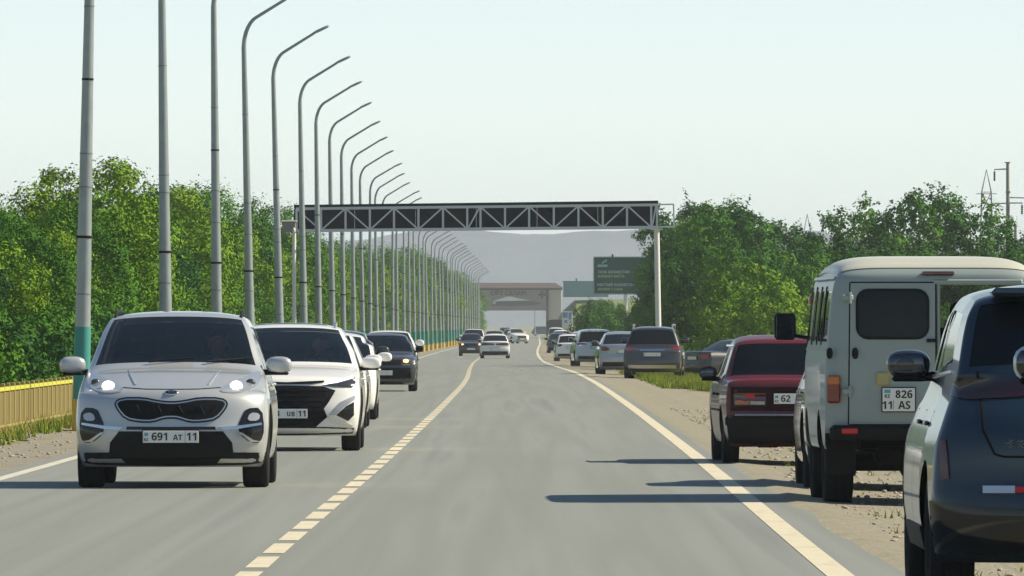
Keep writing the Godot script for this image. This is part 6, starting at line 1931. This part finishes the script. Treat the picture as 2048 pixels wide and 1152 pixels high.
func build_parked() -> void:
	blue_suv()
	grey_van()
	red_sedan()
	parked("black_suv", "black car almost wholly hidden behind the grey van", 94.6, 1024.0 + 3.66 * F / 94.6, suv({"paint": M.dark_paint, "H": 1.55, "W": 0.90, "mirrors": false}), {})
	# grey SUV with roof rails
	var d := 305.0
	var o := suv({"paint": M.grey_paint, "H": 1.62, "L": 4.35, "W": 0.90, "ra": 0.14, "glass_y": 1.03, "mirror_paint": M.dark_paint})
	var r := parked("grey_suv", "grey SUV with roof rails parked beside the grass patch", d, 1304, o, {"lamp": chaikin([Vector2(0.58, 0.84), Vector2(0.86, 0.80), Vector2(0.88, 1.02), Vector2(0.74, 1.04), Vector2(0.62, 0.98)], 1), "lamp_m": M.tail, "plate_y": 0.76, "strip": 0.86, "low": [Vector2(-0.74, 0.34), Vector2(0.74, 0.34), Vector2(0.72, 0.44), Vector2(-0.72, 0.44)], "low_m": M.satin}, -0.05)
	for s in [-1.0, 1.0]:
		var b := MB.new()
		b.tube([Vector3(s * 0.62, 1.55, 0.3), Vector3(s * 0.62, 1.66, 0.1), Vector3(s * 0.60, 1.67, -1.35), Vector3(s * 0.59, 1.53, -1.6)], [0.022, 0.028, 0.028, 0.022], 8)
		obj("roof_rail", b.done(), M.satin, r[0])
	var o2 := sedan({"paint": M.silver, "H": 1.44, "L": 4.3, "W": 0.86, "rr": 1.2, "gb": 0.5, "ra": 0.2})
	parked("silver_sedan", "silver sedan parked close behind the white SUV and beside the grey one", 328.0, 1250, o2, {"lamp": chaikin([Vector2(0.50, 0.80), Vector2(0.84, 0.80), Vector2(0.86, 0.92), Vector2(0.70, 0.95), Vector2(0.52, 0.90)], 1)}, 0.03)
	var o3 := sedan({"paint": M.dark_paint, "H": 1.46, "L": 4.65, "W": 0.91, "ra": 0.2, "glass": M.tint})
	parked("charcoal_sedan", "charcoal sedan parked at an angle on the grass, nose towards the trees", 350.0, 1384, o3, {"lamp": chaikin([Vector2(0.40, 0.80), Vector2(0.84, 0.78), Vector2(0.88, 0.92), Vector2(0.45, 0.90)], 1), "lamp_m": M.reflector}, -0.95)
	var o4 := suv({"paint": M.white_paint, "H": 1.66, "L": 4.4, "W": 0.93, "ra": 0.15, "glass_y": 1.04})
	parked("white_suv", "large white SUV parked beyond the silver sedan, dark rear window", 440.0, 1193, o4, {"lamp": [Vector2(0.42, 0.98), Vector2(0.82, 0.96), Vector2(0.84, 1.03), Vector2(0.48, 1.04)], "lamp_m": M.tail_dark, "plate_y": 0.86}, 0.06)
	var o5 := sedan({"paint": M.white_paint, "H": 1.50, "W": 0.86, "rr": 1.0, "gb": 0.4, "L": 4.2})
	parked("white_compact", "white compact car with dark tail lights parked beyond the large white SUV", 540.0, 1143, o5, {"lamp": chaikin([Vector2(0.5, 0.84), Vector2(0.82, 0.80), Vector2(0.84, 0.90), Vector2(0.52, 0.96)], 1), "lamp_m": M.tail_dark}, 0.03)
	parked("white_wagon", "white wagon with dark glass parked behind the compact and the large SUV", 600.0, 1166, suv({"H": 1.7, "W": 0.9}), {}, 0.0)
	parked("grey_compact", "grey car with dark tail, far along the line of parked cars", 715.0, 1119, sedan({"paint": M.grey_paint, "H": 1.48, "W": 0.86}), {"lamp_m": M.tail_dark}, 0.02)
	parked("far_white_wagon", "white car farther along the line of parked cars", 850.0, 1124, suv({"H": 1.62}), {}, 0.0)
	parked("far_white_pickup", "white roofed car just in front of the dark truck", 1010.0, 1112, suv({"H": 1.8, "W": 0.92}), {}, 0.0)
	canvas_truck()
	# a car standing nearer, of which only the door mirror reaches into the picture
	var o6 := suv({"paint": M.dark_paint, "H": 1.66, "mirror_y": 1.36, "mirror_size": Vector3(0.11, 0.085, 0.06), "mirror_paint": M.satin})
	make_body("nearest_suv", "dark car beyond the picture's edge, only its mirror showing", "car", on_ground(3.265, 45.4) + Vector3(0, 0.012, 0), PI - 0.06, o6, "cars parked on the shoulder")

func canvas_truck() -> void:
	var d := 1350.0
	var t := thing("canvas_truck", "dark truck with a canvas back parked before the gate", "truck", on_ground(X(1110, d), d), 0.0, "cars parked on the shoulder")
	var cv := dull(Color(0.014, 0.017, 0.019), 0.95)
	var pts := []
	for q in [[1.15, 1.1], [1.15, 2.45], [1.02, 2.66], [0.5, 2.78]]: pts.append(Vector2(q[0], q[1]))
	var m := slab(whole([Vector2(0, 1.1)] + pts + [Vector2(0, 2.8)]), 3.8, -3.8)
	obj("canvas_cover", m, cv, t)
	var b := MB.new()
	b.box(Vector3(0, 0.92, -1.9), Vector3(2.3, 0.34, 3.9), 0.03)
	obj("cargo_bed", b.done(), M.underbody, t)
	var cb := MB.new()
	cb.box(Vector3(0, 1.55, -4.9), Vector3(2.1, 1.5, 1.6), 0.15)
	obj("cab", cb.done(), M.grey_paint, t)
	for z in [-0.9, -2.1, -4.9]:
		for s in [-1.0, 1.0]:
			var wm := make_wheel(0.5, 0.32, M.steel_rim, 6)
			var w := obj("wheel", wm[0], M.rubber, t)
			w.position = Vector3(s * 0.95, 0.5, z)
			if s < 0: w.rotation.y = PI
			obj("rim", wm[1], M.steel_rim, w)
	for s in [-1.0, 1.0]:
		var l := MB.new()
		l.box(Vector3(s * 0.95, 0.9, 0.08), Vector3(0.2, 0.12, 0.05), 0.01)
		obj("tail_light", l.done(), M.tail, t)

# ---------------------------------------------------------------- small things
func build_small() -> void:
	var g := RandomNumberGenerator.new()
	g.seed = 31
	var b := MB.new()
	for i in 4200:
		var left := i % 4 == 0
		var d := g.randf_range(58.0, 190.0) if not left else g.randf_range(100.0, 230.0)
		var u := g.randf_range(4.15, 6.2) if not left else g.randf_range(-5.6, -3.95)
		var s := 0.006 + 0.022 * pow(g.randf(), 3.0)
		var at := on_ground(mid(d) + u, d) + Vector3(0, 0.014 + s * 0.2, 0)
		b.blob(at, Vector3(s * g.randf_range(0.8, 1.6), s * 0.6, s * g.randf_range(0.8, 1.4)), 2.4, 6, 4, Basis(Vector3.UP, g.randf() * TAU))
	var o := obj("loose_stones", b.done(), mat(Color(0.34, 0.29, 0.23), 0.95))
	o.set_meta("kind", "stuff")
	tag(o, "loose stones scattered on the gravel shoulder and dirt verge", "stones")
